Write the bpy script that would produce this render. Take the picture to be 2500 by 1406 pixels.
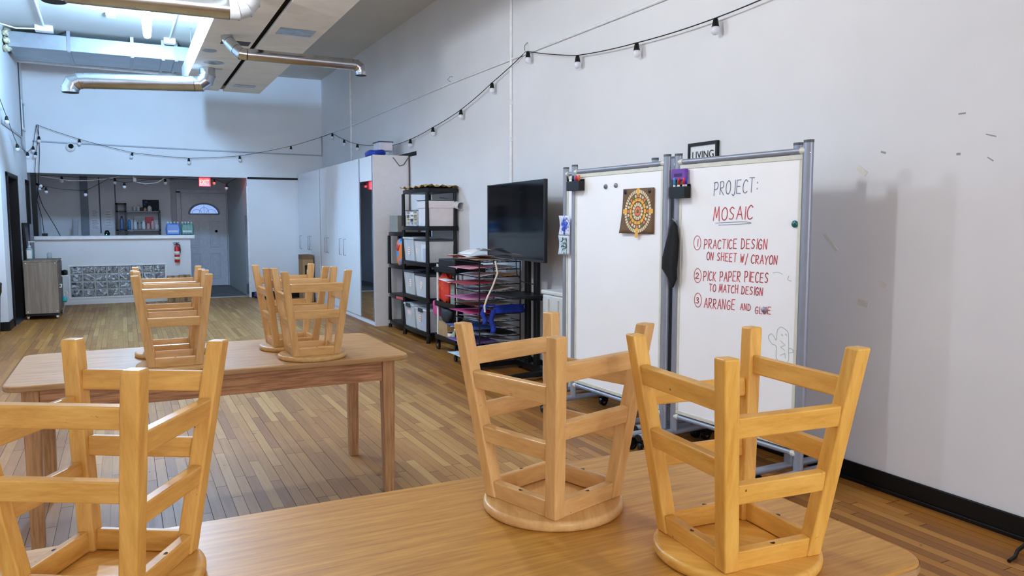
import bpy, bmesh, math, random
from mathutils import Vector, Matrix
PI = math.pi
SC = bpy.context.scene
for _o in list(bpy.data.objects): bpy.data.objects.remove(_o)
COL = SC.collection
rnd = random.Random(7)

# ------------------------------------------------------------------ camera
cam_d = bpy.data.cameras.new('camera'); cam = bpy.data.objects.new('camera', cam_d); COL.objects.link(cam)
cam.location = (0, 0, 1.45)
cam.rotation_euler = (math.radians(90 - 4.996), 0, math.radians(-26.77))
cam_d.sensor_width = 36.0; cam_d.lens = 1876.0 / 2500.0 * 36.0
cam_d.clip_start = 0.02; cam_d.clip_end = 200
SC.camera = cam

# ------------------------------------------------------------------ world, exposure
W = bpy.data.worlds.new('world'); SC.world = W; W.use_nodes = True
bg = W.node_tree.nodes['Background']
bg.inputs[0].default_value = (0.80, 0.86, 1.0, 1); bg.inputs[1].default_value = 3.4
vs = SC.view_settings
vs.view_transform = 'Standard'; vs.look = 'None'; vs.gamma = 1.0; vs.use_curve_mapping = False
vs.exposure = 0.9
SC.cycles.max_bounces = 12; SC.cycles.diffuse_bounces = 7; SC.cycles.glossy_bounces = 4
SC.cycles.transparent_max_bounces = 12
SC.cycles.sample_clamp_indirect = 6.0
SC.cycles.use_denoising = True
# the room's bare ceiling lamps: position, emission strength, colour
LAMPS = [((0.355, 10.6), 790.0, (0.36, 0.64, 1.0)),
         ((0.8, 3.93), 150.0, (0.92, 0.97, 1.0)),
         ((0.8, -2.9), 130.0, (0.92, 0.97, 1.0)),
         ((0.1, 6.5), 200.0, (0.88, 0.95, 1.0))]

# ------------------------------------------------------------------ materials
def _new(name):
    m = bpy.data.materials.new(name); m.use_nodes = True
    nt = m.node_tree; b = nt.nodes['Principled BSDF']
    return m, nt, b
def _lin(c):
    f = lambda v: v / 12.92 if v <= .04045 else ((v + .055) / 1.055) ** 2.4
    return tuple(f(v / 255.0) for v in c) + (1,)
def _coords(nt, scale=(1, 1, 1), kind='Object', shift=True):
    tc = nt.nodes.new('ShaderNodeTexCoord'); mp = nt.nodes.new('ShaderNodeMapping')
    mp.inputs['Scale'].default_value = scale
    nt.links.new(tc.outputs[kind], mp.inputs['Vector'])
    if shift:
        oi = nt.nodes.new('ShaderNodeObjectInfo'); ml = nt.nodes.new('ShaderNodeMath'); ml.operation = 'MULTIPLY'
        ml.inputs[1].default_value = 37.0
        nt.links.new(oi.outputs['Random'], ml.inputs[0]); nt.links.new(ml.outputs[0], mp.inputs['Location'])
    return mp.outputs[0]
def _noise(nt, vec, scale, detail=3, rough=.55):
    n = nt.nodes.new('ShaderNodeTexNoise'); n.inputs['Scale'].default_value = scale
    n.inputs['Detail'].default_value = detail; n.inputs['Roughness'].default_value = rough
    nt.links.new(vec, n.inputs['Vector']); return n.outputs['Fac']
def _ramp(nt, fac, stops):
    r = nt.nodes.new('ShaderNodeValToRGB'); e = r.color_ramp.elements
    while len(e) < len(stops): e.new(.5)
    for i, (p, c) in enumerate(stops):
        e[i].position = p; e[i].color = c if len(c) == 4 else tuple(c) + (1,)
    nt.links.new(fac, r.inputs[0]); return r.outputs[0]
def _mix(nt, fac, a, b, mode='MIX'):
    m = nt.nodes.new('ShaderNodeMix'); m.data_type = 'RGBA'; m.blend_type = mode
    for s, v in ((0, fac), (6, a), (7, b)):
        if hasattr(v, 'default_value'): nt.links.new(v, m.inputs[s])
        else: m.inputs[s].default_value = v
    return m.outputs[2]
def _math(nt, op, a, b=None, c=None):
    m = nt.nodes.new('ShaderNodeMath'); m.operation = op
    for i, v in enumerate((a, b, c)):
        if v is None: continue
        if hasattr(v, 'default_value'): nt.links.new(v, m.inputs[i])
        else: m.inputs[i].default_value = v
    return m.outputs[0]
def _bump(nt, b, h, strength=.1, dist=.002):
    bp = nt.nodes.new('ShaderNodeBump'); bp.inputs['Strength'].default_value = strength; bp.inputs['Distance'].default_value = dist
    nt.links.new(h, bp.inputs['Height']); nt.links.new(bp.outputs[0], b.inputs['Normal'])
MATS = {}
def mat(name, rgb, rough=.5, metal=0.0, vary=.06, scale=14.0, spec=.5, coat=0.0):
    if name in MATS: return MATS[name]
    m, nt, b = _new(name); c = _lin(rgb)
    n = _noise(nt, _coords(nt), scale)
    lo = tuple(max(0, v * (1 - vary * 1.6)) for v in c[:3]) + (1,); hi = tuple(min(1, v * (1 + vary)) for v in c[:3]) + (1,)
    nt.links.new(_ramp(nt, n, [(.3, lo), (.7, hi)]), b.inputs['Base Color'])
    b.inputs['Roughness'].default_value = rough; b.inputs['Metallic'].default_value = metal
    b.inputs['Specular IOR Level'].default_value = spec; b.inputs['Coat Weight'].default_value = coat
    MATS[name] = m; return m
def glow(name, rgb, strength):
    m, nt, b = _new(name)
    b.inputs['Base Color'].default_value = (.8, .8, .8, 1)
    b.inputs['Emission Color'].default_value = tuple(rgb) + (1,); b.inputs['Emission Strength'].default_value = strength
    MATS[name] = m; return m
def wood(name, dark, light, axis, rough=.38, marks=.0, ring=10.0, contrast=1.0):
    """grain stretched along one local axis, small dark dents"""
    if name in MATS: return MATS[name]
    m, nt, b = _new(name)
    s = [ring * 2.6] * 3; s[axis] = ring * .17
    vec = _coords(nt, tuple(s))
    n1 = _noise(nt, vec, 2.2, 6, .68)
    vec2 = _coords(nt, tuple(v * 6 for v in s)); n2 = _noise(nt, vec2, 2.0, 2)
    big = _noise(nt, _coords(nt, (2, 2, 2)), 1.5, 1)
    d, l = _lin(dark), _lin(light)
    c = _ramp(nt, n1, [(.5 - .17 / contrast, d), (.5 + .17 / contrast, l)])
    c = _mix(nt, _math(nt, 'MULTIPLY', n2, .22), c, d)
    c = _mix(nt, _math(nt, 'MULTIPLY', big, .18), c, l)
    if marks:
        v = nt.nodes.new('ShaderNodeTexVoronoi'); v.inputs['Scale'].default_value = 22.0
        nt.links.new(_coords(nt, (1, 1, 1)), v.inputs['Vector'])
        ms = _math(nt, 'LESS_THAN', v.outputs['Distance'], .055 * marks)
        gate = _math(nt, 'GREATER_THAN', _noise(nt, _coords(nt, (1, 1, 1)), 9.0, 1), .56)
        c = _mix(nt, _math(nt, 'MULTIPLY', _math(nt, 'MULTIPLY', ms, gate), .75), c, _lin((70, 45, 22)))
        wear = _math(nt, 'GREATER_THAN', _noise(nt, _coords(nt, (1, 1, 1)), 30.0, 4, .7), .70)
        c = _mix(nt, _math(nt, 'MULTIPLY', wear, .35 * marks), c, _lin((120, 84, 46)))
    nt.links.new(c, b.inputs['Base Color']); b.inputs['Roughness'].default_value = rough; b.inputs['Specular IOR Level'].default_value = .38
    _bump(nt, b, n1, .10, .0006)
    MATS[name] = m; return m
def clear(name, rgb, opacity=.45, rough=.25):
    if name in MATS: return MATS[name]
    m, nt, b = _new(name)
    b.inputs['Base Color'].default_value = _lin(rgb); b.inputs['Roughness'].default_value = rough
    n = _noise(nt, _coords(nt), 9.0, 2)
    a = nt.nodes.new('ShaderNodeMapRange'); a.inputs[3].default_value = max(0, opacity - .1); a.inputs[4].default_value = min(1, opacity + .1)
    nt.links.new(n, a.inputs[0]); nt.links.new(a.outputs[0], b.inputs['Alpha'])
    MATS[name] = m; return m

def paint_mat(name, rgb, rough=.55, vary=.03, marks=True):
    """wall paint: faint roller mottling and fine bump"""
    m, nt, b = _new(name); c = _lin(rgb)
    n = _noise(nt, _coords(nt, shift=False), 1.3, 4)
    lo = tuple(v * (1 - vary * 2) for v in c[:3]) + (1,)
    nt.links.new(_ramp(nt, n, [(.3, lo), (.65, c)]), b.inputs['Base Color'])
    b.inputs['Roughness'].default_value = rough
    _bump(nt, b, _noise(nt, _coords(nt, shift=False), 60.0, 2), .05, .001)
    MATS[name] = m; return m

def floor_mat():
    m, nt, b = _new('strip_floor'); L = nt.links
    tc = nt.nodes.new('ShaderNodeTexCoord'); sx = nt.nodes.new('ShaderNodeSeparateXYZ'); L.new(tc.outputs['Object'], sx.inputs[0])
    x, y = sx.outputs[0], sx.outputs[1]
    u = _math(nt, 'DIVIDE', x, .0565); row = _math(nt, 'FLOOR', u); fu = _math(nt, 'FRACT', u)
    w1 = nt.nodes.new('ShaderNodeTexWhiteNoise'); w1.noise_dimensions = '1D'; L.new(row, w1.inputs['W'])
    v = _math(nt, 'ADD', _math(nt, 'DIVIDE', y, .85), _math(nt, 'MULTIPLY', w1.outputs['Value'], 17.0))
    pid = _math(nt, 'FLOOR', v); fv = _math(nt, 'FRACT', v)
    cb = nt.nodes.new('ShaderNodeCombineXYZ'); L.new(row, cb.inputs[0]); L.new(pid, cb.inputs[1])
    w2 = nt.nodes.new('ShaderNodeTexWhiteNoise'); w2.noise_dimensions = '2D'; L.new(cb.outputs[0], w2.inputs['Vector'])
    pr = w2.outputs['Value']
    # grain
    gv = nt.nodes.new('ShaderNodeCombineXYZ')
    L.new(_math(nt, 'MULTIPLY', x, 55.0), gv.inputs[0]); L.new(_math(nt, 'MULTIPLY', y, 3.0), gv.inputs[1]); L.new(_math(nt, 'MULTIPLY', pr, 90.0), gv.inputs[2])
    g = _noise(nt, gv.outputs[0], 1.0, 4, .6)
    worn = _ramp(nt, pr, [(.0, _lin((166, 122, 76))), (.3, _lin((186, 141, 86))), (.7, _lin((196, 152, 94))), (1.0, _lin((212, 172, 112)))])
    gold = _ramp(nt, pr, [(.0, _lin((136, 84, 32))), (.3, _lin((154, 98, 34))), (.75, _lin((172, 112, 40))), (1.0, _lin((190, 134, 60)))])
    # varnish survives along both long walls; the middle is walked bare
    edge = _math(nt, 'MAXIMUM', _math(nt, 'SUBTRACT', x, 2.35), _math(nt, 'SUBTRACT', -.55, x))
    side = nt.nodes.new('ShaderNodeMapRange'); side.inputs[1].default_value = -.35; side.inputs[2].default_value = .35
    L.new(_math(nt, 'ADD', edge, _math(nt, 'MULTIPLY', _math(nt, 'SUBTRACT', _noise(nt, tc.outputs['Object'], 1.6, 3), .5), 1.2)), side.inputs[0])
    c = _mix(nt, side.outputs[0], worn, gold)
    c = _mix(nt, _math(nt, 'MULTIPLY', g, .38), c, _lin((112, 78, 48)))
    # grey scuffed patches
    blot = nt.nodes.new('ShaderNodeMapRange'); blot.inputs[1].default_value = .58; blot.inputs[2].default_value = .75
    L.new(_noise(nt, tc.outputs['Object'], 1.1, 5, .65), blot.inputs[0])
    c = _mix(nt, _math(nt, 'MULTIPLY', blot.outputs[0], .4), c, _lin((128, 112, 98)))
    dst = nt.nodes.new('ShaderNodeVectorMath'); dst.operation = 'DISTANCE'; L.new(tc.outputs['Object'], dst.inputs[0]); dst.inputs[1].default_value = (.42, 2.95, 0)
    rubbed = nt.nodes.new('ShaderNodeMapRange'); rubbed.inputs[1].default_value = .62; rubbed.inputs[2].default_value = .18
    L.new(_math(nt, 'ADD', dst.outputs['Value'], _math(nt, 'MULTIPLY', _noise(nt, tc.outputs['Object'], 7.0, 3), .25)), rubbed.inputs[0])
    c = _mix(nt, _math(nt, 'MULTIPLY', rubbed.outputs[0], .75), c, _lin((142, 140, 146)))
    stain = _math(nt, 'GREATER_THAN', _noise(nt, tc.outputs['Object'], 9.0, 2), .73)
    c = _mix(nt, _math(nt, 'MULTIPLY', stain, .45), c, _lin((74, 58, 48)))
    gap = _math(nt, 'MAXIMUM', _math(nt, 'MULTIPLY', _math(nt, 'LESS_THAN', fu, .05), _math(nt, 'ADD', .35, _math(nt, 'MULTIPLY', w1.outputs['Value'], .65))), _math(nt, 'LESS_THAN', fv, .0042))
    c = _mix(nt, _math(nt, 'MULTIPLY', gap, .96), c, _lin((30, 18, 10)))
    L.new(c, b.inputs['Base Color'])
    rg = nt.nodes.new('ShaderNodeMapRange'); rg.inputs[3].default_value = .36; rg.inputs[4].default_value = .55; b.inputs['Specular IOR Level'].default_value = .35
    L.new(g, rg.inputs[0]); L.new(_math(nt, 'MAXIMUM', rg.outputs[0], _math(nt, 'MULTIPLY', gap, .95)), b.inputs['Roughness'])
    _bump(nt, b, g, .08, .0006)
    MATS['floor'] = m; return m

def glassblock_mat():
    m, nt, b = _new('wavy_glass_block')
    v = _coords(nt, (1, 1, 1)); n = nt.nodes.new('ShaderNodeTexNoise'); n.inputs['Scale'].default_value = 9; n.inputs['Distortion'].default_value = 2.0; n.inputs['Detail'].default_value = 2
    nt.links.new(v, n.inputs['Vector'])
    nt.links.new(_ramp(nt, n.outputs['Fac'], [(.36, _lin((44, 52, 64))), (.47, _lin((150, 158, 168))), (.54, _lin((66, 74, 88))), (.64, _lin((206, 214, 222)))]), b.inputs['Base Color'])
    b.inputs['Roughness'].default_value = .12; b.inputs['Coat Weight'].default_value = .5
    _bump(nt, b, n.outputs['Fac'], .8, .01)
    MATS['gblock'] = m; return m

# ------------------------------------------------------------------ mesh helpers
WM = {}
class MB:
    def __init__(s): s.v = []; s.f = []; s.mi = []; s.sm = []
    def add(s, vs, fs, m=0, smooth=False):
        o = len(s.v); s.v += [Vector(p) for p in vs]
        for f in fs: s.f.append([i + o for i in f]); s.mi.append(m); s.sm.append(smooth)
        return s
    def box(s, lo, hi, m=0, R=None, c=None):
        (x0, y0, z0), (x1, y1, z1) = lo, hi
        p = [Vector(q) for q in ((x0, y0, z0), (x1, y0, z0), (x1, y1, z0), (x0, y1, z0), (x0, y0, z1), (x1, y0, z1), (x1, y1, z1), (x0, y1, z1))]
        if R is not None:
            c = Vector(c) if c is not None else (p[0] + p[6]) / 2
            p = [R @ (q - c) + c for q in p]
        return s.add(p, [(0, 3, 2, 1), (4, 5, 6, 7), (0, 1, 5, 4), (1, 2, 6, 5), (2, 3, 7, 6), (3, 0, 4, 7)], m)
    def beam(s, a, b, w, h, up=(0, 0, 1), m=0, cut=None):
        """rectangular bar a-b, w sideways, h along up"""
        a, b, up = Vector(a), Vector(b), Vector(up); d = (b - a).normalized()
        side = d.cross(up).normalized(); u2 = side.cross(d).normalized()
        p = []
        for q in (a, b):
            for (i, j) in ((-1, -1), (1, -1), (1, 1), (-1, 1)): p.append(q + side * i * w / 2 + u2 * j * h / 2)
        return s.add(p, [(0, 3, 2, 1), (4, 5, 6, 7), (0, 1, 5, 4), (1, 2, 6, 5), (2, 3, 7, 6), (3, 0, 4, 7)], m)
    def tube(s, pts, r, n=8, m=0, caps=True, squash=None):
        pts = [Vector(p) for p in pts]; rs = r if isinstance(r, (list, tuple)) else [r] * len(pts)
        k = len(pts); ring = []; up = None
        for i, p in enumerate(pts):
            t = (pts[min(i + 1, k - 1)] - pts[max(i - 1, 0)]).normalized()
            if up is None:
                up = Vector((0, 0, 1)) if abs(t.z) < .9 else Vector((1, 0, 0))
            side = t.cross(up)
            if side.length < 1e-6: side = t.cross(Vector((0, 1, 0)))
            side.normalize(); up = side.cross(t).normalized()
            sq = squash or (1, 1)
            ring.append([p + (side * math.cos(2 * PI * j / n) * sq[0] + up * math.sin(2 * PI * j / n) * sq[1]) * rs[i] for j in range(n)])
        vs = [q for rr in ring for q in rr]; fs = []
        for i in range(k - 1):
            for j in range(n): fs.append((i * n + j, i * n + (j + 1) % n, (i + 1) * n + (j + 1) % n, (i + 1) * n + j))
        s.add(vs, fs, m, True)
        if caps:
            s.add(ring[0], [tuple(range(n - 1, -1, -1))][0:1], m); s.add(ring[-1], [tuple(range(n))], m)
        return s
    def lathe(s, prof, c=(0, 0, 0), n=24, m=0, R=None, smooth=True):
        c = Vector(c); vs = []; fs = []; k = len(prof)
        for (r, z) in prof:
            for j in range(n):
                q = Vector((r * math.cos(2 * PI * j / n), r * math.sin(2 * PI * j / n), z))
                vs.append(c + (R @ q if R is not None else q))
        for i in range(k - 1):
            for j in range(n): fs.append((i * n + j, i * n + (j + 1) % n, (i + 1) * n + (j + 1) % n, (i + 1) * n + j))
        s.add(vs, fs, m, smooth)
        if prof[0][0] > 1e-4: s.add(vs[:n], [tuple(range(n - 1, -1, -1))], m)
        if prof[-1][0] > 1e-4: s.add(vs[-n:], [tuple(range(n))], m)
        return s
    def prism(s, poly, lo, hi, axis=2, m=0):
        """2-D outline pushed along an axis (0: outline is y,z; 1: x,z; 2: x,y)"""
        def P(p, t): return {0: (t, p[0], p[1]), 1: (p[0], t, p[1]), 2: (p[0], p[1], t)}[axis]
        n = len(poly); vs = [P(p, lo) for p in poly] + [P(p, hi) for p in poly]
        fs = [tuple(range(n - 1, -1, -1)), tuple(range(n, 2 * n))] + [(i, (i + 1) % n, n + (i + 1) % n, n + i) for i in range(n)]
        return s.add(vs, fs, m)
    def sheet(s, fn, nu, nv, t=.0008, m=0):
        """thin curved sheet fn(u, v) with thickness t"""
        P = [[Vector(fn(i / nu, j / nv)) for j in range(nv + 1)] for i in range(nu + 1)]
        nrm = (P[1][0] - P[0][0]).cross(P[0][1] - P[0][0]).normalized() * t
        A = [q for r in P for q in r]; B = [q + nrm for q in A]; w = nv + 1; N = len(A); fs = []
        for i in range(nu):
            for j in range(nv):
                a, b2, c, d = i * w + j, (i + 1) * w + j, (i + 1) * w + j + 1, i * w + j + 1
                fs += [(a, d, c, b2), (a + N, b2 + N, c + N, d + N)]
        bd = [(i * w, (i + 1) * w) for i in range(nu)] + [((i + 1) * w + nv, i * w + nv) for i in range(nu)] + [(j + 1, j) for j in range(nv)] + [(nu * w + j, nu * w + j + 1) for j in range(nv)]
        for a, b2 in bd: fs.append((a, b2, b2 + N, a + N))
        return s.add(A + B, fs, m, True)
    def blob(s, c, r, m=0, seed=0, amp=.15, n=14, sq=.72):
        """lumpy rounded mass (cloth, bags)"""
        R = random.Random(seed); ph = [R.uniform(0, 6.28) for _ in range(6)]; vs = []; fs = []; c = Vector(c)
        for i in range(n + 1):
            th = PI * i / n
            for j in range(n * 2):
                p = PI * j / n
                k = 1 + amp * (math.sin(3 * p + ph[0]) * math.sin(2 * th + ph[1]) + .6 * math.sin(5 * p + ph[2]) * math.sin(4 * th + ph[3]))
                pw = lambda v: math.copysign(abs(v) ** sq, v)
                vs.append(c + Vector((r[0] * k * pw(math.sin(th) * math.cos(p)), r[1] * k * pw(math.sin(th) * math.sin(p)), r[2] * k * pw(math.cos(th)))))
        w = n * 2
        for i in range(n):
            for j in range(w): fs.append((i * w + j, (i + 1) * w + j, (i + 1) * w + (j + 1) % w, i * w + (j + 1) % w))
        return s.add(vs, fs, m, True)
    def build(s, name, mats, parent=None, bevel=0, origin=None, world=False, seg=2):
        me = bpy.data.meshes.new(name); mats = mats if isinstance(mats, (list, tuple)) else [mats]
        inv = None
        if parent is not None and world: inv = WM[parent.name].inverted()
        if parent is None and origin is not None: inv = Matrix.Translation(-Vector(origin))
        vs = [inv @ v for v in s.v] if inv is not None else s.v
        me.from_pydata([tuple(v) for v in vs], [], s.f)
        for m in mats: me.materials.append(m)
        for p, mi, sm in zip(me.polygons, s.mi, s.sm): p.material_index = mi; p.use_smooth = sm
        bm = bmesh.new(); bm.from_mesh(me); bmesh.ops.recalc_face_normals(bm, faces=bm.faces); bm.to_mesh(me); bm.free()
        me.update()
        o = bpy.data.objects.new(name, me); COL.objects.link(o)
        if parent is not None: o.parent = parent; WM[o.name] = WM[parent.name]
        else:
            if origin is not None: o.location = origin
            WM[o.name] = Matrix.Translation(Vector(origin)) if origin is not None else Matrix()
        if bevel:
            b = o.modifiers.new('bevel', 'BEVEL'); b.width = bevel; b.segments = seg; b.limit_method = 'ANGLE'; b.angle_limit = math.radians(40)
        return o
def thing(name, label, cat, loc=(0, 0, 0), rz=0.0, group=None):
    o = bpy.data.objects.new(name, None); COL.objects.link(o); o.empty_display_size = .1
    o.location = loc; o.rotation_euler = (0, 0, rz); WM[o.name] = Matrix.Translation(Vector(loc)) @ Matrix.Rotation(rz, 4, 'Z')
    return tag(o, label, cat, group)
def tag(o, label, cat, group=None):
    o['label'] = label; o['category'] = cat
    if group: o['group'] = group
    return o
def struct(o): o['kind'] = 'structure'; return o
def copy_thing(root, loc, rz, label):
    r = root.copy(); COL.objects.link(r); r.location = loc; r.rotation_euler = (0, 0, rz); r['label'] = label
    def rec(a, b):
        for ch in [c for c in bpy.data.objects if c.parent == a]:
            d = ch.copy(); COL.objects.link(d); d.parent = b; rec(ch, d)
    rec(root, r); return r
def rotz(a): return Matrix.Rotation(a, 3, 'Z')
def text_bm(body, size, extrude, place):
    """letters as a mesh; place(x, y, z) maps text space to the thing"""
    cu = bpy.data.curves.new('t', 'FONT'); cu.body = body; cu.size = size; cu.extrude = extrude; cu.align_x = 'CENTER'; cu.align_y = 'CENTER'
    ob = bpy.data.objects.new('t', cu); COL.objects.link(ob)
    dg = bpy.context.evaluated_depsgraph_get(); me = bpy.data.meshes.new_from_object(ob.evaluated_get(dg))
    mb = MB(); mb.add([place(*v.co) for v in me.vertices], [tuple(p.vertices) for p in me.polygons])
    bpy.data.objects.remove(ob); bpy.data.curves.remove(cu); bpy.data.meshes.remove(me)
    return mb
def wallx(y): return 3.61 - .0055 * (y - 2.4)
# ------------------------------------------------------------------ the setting
white_wall = paint_mat('wall_paint', (225, 225, 228))
white_trim = mat('white_trim', (232, 234, 236), .4)
ceil_m = paint_mat('ceiling_paint', (204, 202, 196), .7)
bar_wall = paint_mat('bar_wall_paint', (214, 216, 222))
black = mat('black_plastic', (11, 11, 13), .4, scale=30, spec=.35)
black_paint = mat('black_paint', (8, 8, 9), .42, spec=.3)
dark_door = mat('dark_door', (9, 10, 15), .4, spec=.25)
steel = mat('galvanised_steel', (196, 200, 206), .2, 1.0, vary=.08, scale=6)
grey_metal = mat('grey_metal', (150, 152, 158), .35, .9)
frame_grey = mat('silver_frame', (158, 164, 178), .32, .55)
cream = mat('cream_plastic', (222, 222, 212), .45)
concrete = mat('concrete', (120, 122, 124), .7, vary=.15, scale=5)
CZ = 4.17

mb = MB(); mb.box((-2.2, -5.2, -.12), (3.85, 15.5, 0)); struct(mb.build('floor', floor_mat()))
mb = MB(); mb.box((.88, 15.502, -.12), (2.3, 18.6, -.004)); mb.box((-1.6, 15.502, -.12), (.88, 18.6, -.004)); struct(mb.build('floor_entry', concrete))
mb = MB(); mb.box((1.17, 15.44, 0), (2.11, 15.56, .012)); struct(mb.build('trim_threshold', mat('worn_threshold', (176, 180, 180), .45)))
mb = MB(); mb.prism([(wallx(-5.2), -5.2), (3.85, -5.2), (3.85, 15.41), (wallx(15.41), 15.41)], 0, CZ); wall_r = struct(mb.build('wall_right', white_wall))
mb = MB(); mb.box((-2.2, -5.2, CZ), (3.85, 15.41, CZ + .15)); struct(mb.build('ceiling', ceil_m))
mb = MB()
mb.box((-2.2, -5.2, 0), (-1.95, 12.0, CZ)); mb.box((-2.2, 12.0, 0), (-1.56, 15.41, CZ))
mb.box((-1.56, 12.0, 0), (-1.4, 12.5, CZ)); mb.box((-1.56, 12.5, 2.1), (-1.4, 13.6, CZ)); mb.box((-1.56, 13.6, 0), (-1.4, 14.85, CZ))
mb.box((-1.56, 14.85, 2.1), (-1.4, 15.26, CZ)); struct(mb.build('wall_left', white_wall))
mb = MB(); mb.box((-1.56, 15.26, 2.255), (wallx(15.3), 15.41, CZ)); mb.box((2.11, 15.26, 0), (wallx(15.3), 15.41, 2.255)); struct(mb.build('wall_back', white_wall))
# unseen shopfront behind the camera, open glazing added for soft daylight fill
mb = MB(); mb.box((-1.95, -5.2, 0), (wallx(-5), -5.0, .55)); mb.box((-1.95, -5.2, 3.1), (wallx(-5), -5.0, CZ)); mb.box((-1.95, -5.2, .55), (-1.5, -5.0, 3.1)); mb.box((3.1, -5.2, .55), (wallx(-5), -5.0, 3.1))
struct(mb.build('wall_front', white_wall))
mb = MB()
for x in (-1.47, .03, 1.55, 3.07): mb.box((x - .03, -5.14, .55), (x + .03, -5.06, 3.1))
mb.box((-1.47, -5.14, .55), (3.07, -5.06, .62)); mb.box((-1.47, -5.14, 2.3), (3.07, -5.06, 2.36)); struct(mb.build('window_1', black_paint))
# entry lobby and bar room
mb = MB(); mb.box((-1.6, 17.55, 0), (.9, 17.7, 2.33)); mb.box((.82, 17.7, 0), (.9, 18.45, 2.33)); struct(mb.build('wall_far', bar_wall))
mb = MB(); mb.box((-.735, 17.47, 0), (-.6, 17.549, 2.33)); struct(mb.build('trim_column', mat('column_grey', (122, 132, 146), .6)))
mb = MB(); mb.box((.9, 18.45, 0), (1.1, 18.6, 2.33)); mb.box((2.06, 18.45, 0), (2.3, 18.6, 2.33)); mb.box((1.1, 18.5, 0), (2.06, 18.6, 2.09)); mb.box((1.1, 18.45, 2.09), (2.06, 18.6, 2.33)); struct(mb.build('wall_entry', bar_wall))
mb = MB(); mb.box((2.115, 15.41, 0), (2.3, 18.45, 2.33)); struct(mb.build('wall_lobby', mat('lobby_paint', (196, 198, 194), .55)))
mb = MB(); mb.box((-1.6, 15.41, 0), (-1.42, 17.55, 2.33)); struct(mb.build('wall_bar', bar_wall))
mb = MB(); mb.box((-1.6, 15.41, 2.33), (2.3, 18.6, 2.42)); struct(mb.build('ceiling_bar', bar_wall))
mb = MB(); mb.box((2.10, 15.30, .05), (2.115, 15.62, 1.55)); struct(mb.build('trim_glass_edge', MATS.get('gblock') or glassblock_mat()))
mb = MB(); mb.box((2.095, 15.245, .0), (2.13, 15.275, 2.1)); struct(mb.build('trim_corner', white_trim))
mb = MB(); mb.box((2.12, 15.25, 2.232), (3.05, 15.262, 2.272)); struct(mb.build('trim_tape', black_paint))
mb = MB(); mb.box((2.14, 15.24, 0), (3.04, 15.262, .1)); struct(mb.build('baseboard_back', black_paint, bevel=.004))
mb = MB(); mb.prism([(wallx(-5) - .018, -5), (wallx(-5), -5), (wallx(15), 10.1), (wallx(10.1) - .018, 10.1)], 0.0, .107)
mb.prism([(wallx(-5) - .03, -5), (wallx(-5) - .018, -5), (wallx(10.1) - .018, 10.1), (wallx(10.1) - .03, 10.1)], 0.0, .022); struct(mb.build('baseboard_right', black_paint, bevel=.004))
mb = MB(); mb.box((-1.95, -5, 0), (-1.93, 11.98, .12)); mb.box((-1.95, 11.975, 0), (-1.395, 12.0, .12)); mb.box((-1.4, 12.0, 0), (-1.385, 12.42, .12)); mb.box((-1.4, 13.68, 0), (-1.385, 14.8, .12)); struct(mb.build('baseboard_left', black_paint, bevel=.004))

# dark doors in the left wall
def side_door(name, y0, y1, cut=False):
    d = MB(); d.box((-1.52, y0 + .03, .01), (-1.48, y1 - .03, 2.07)); o = struct(d.build(name, dark_door))
    f = MB(); w = .07
    f.box((-1.5, y0 - w, 0), (-1.378, y0 + .025, 2.11)); f.box((-1.5, y1 - .025, 0), (-1.378, y1 + (w if not cut else 0), 2.11)); f.box((-1.5, y0 - w, 2.06), (-1.378, y1 + (w if not cut else 0), 2.12))
    f.build('door_frame', dark_door, o, bevel=.006)
    h = MB(); h.tube([(-1.48, y0 + .12, 1.0), (-1.43, y0 + .12, 1.0), (-1.43, y0 + .22, 1.0)], .011); h.build('door_handle', grey_metal, o)
    s = MB(); s.box((-1.48, y0 + .03, 0), (-1.36, y1 - .03, .012)); s.build('threshold', grey_metal, o)
side_door('door_2', 12.55, 13.6); side_door('door_3', 14.9, 15.24, True)

# entry door with six panels and fan light
door_paint = mat('door_paint', (206, 210, 220), .35)
mb = MB(); dy = 18.42
cx, hw, z0 = 1.622, .318, 1.60
arc = [(cx + hw * math.cos(PI * i / 20), z0 + .235 * math.sin(PI * i / 20)) for i in range(21)]
# leaf around the fan opening: below, sides and above
mb.box((1.156, dy, .006), (2.088, dy + .045, z0)); mb.box((1.156, dy, z0), (cx - hw, dy + .045, 2.055)); mb.box((cx + hw, dy, z0), (2.088, dy + .045, 2.055))
for i in range(20):
    a, b = arc[i], arc[i + 1]
    mb.prism([b, a, (a[0], 2.055), (b[0], 2.055)], dy, dy + .045, 1)
door = struct(mb.build('door_1', door_paint))
for (x0, x1, za, zb) in ((1.30, 1.52, .86, 1.45), (1.72, 1.94, .86, 1.45), (1.30, 1.52, .16, .74), (1.72, 1.94, .16, .74)):
    p = MB()
    for (a, b) in (((x0, za), (x1, za + .022)), ((x0, zb - .022), (x1, zb)), ((x0, za + .022), (x0 + .022, zb - .022)), ((x1 - .022, za + .022), (x1, zb - .022))):
        p.box((a[0], dy - .018, a[1]), (b[0], dy, b[1]))
    p.box((x0 + .05, dy - .014, za + .05), (x1 - .05, dy, zb - .05)); p.build('door_panel', door_paint, door, bevel=.006)
g = MB(); g.prism(arc + [(cx - hw, z0)], dy + .015, dy + .024, 1)
pane_glow = glow('fanlight_glow', (.26, .46, 1.0), .42); g.build('fanlight_pane', pane_glow, door)  # pane itself glows in place of outdoor light behind it
g = MB()
for s_, w_ in ((1.0, .018), (.93, .008)):
    P = [(cx + hw * s_ * math.cos(PI * i / 20), dy - .002, z0 + .235 * s_ * math.sin(PI * i / 20)) for i in range(21)]; g.tube(P, w_, 6)
g.tube([(cx - hw, dy - .002, z0), (cx + hw, dy - .002, z0)], .016, 6)
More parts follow.
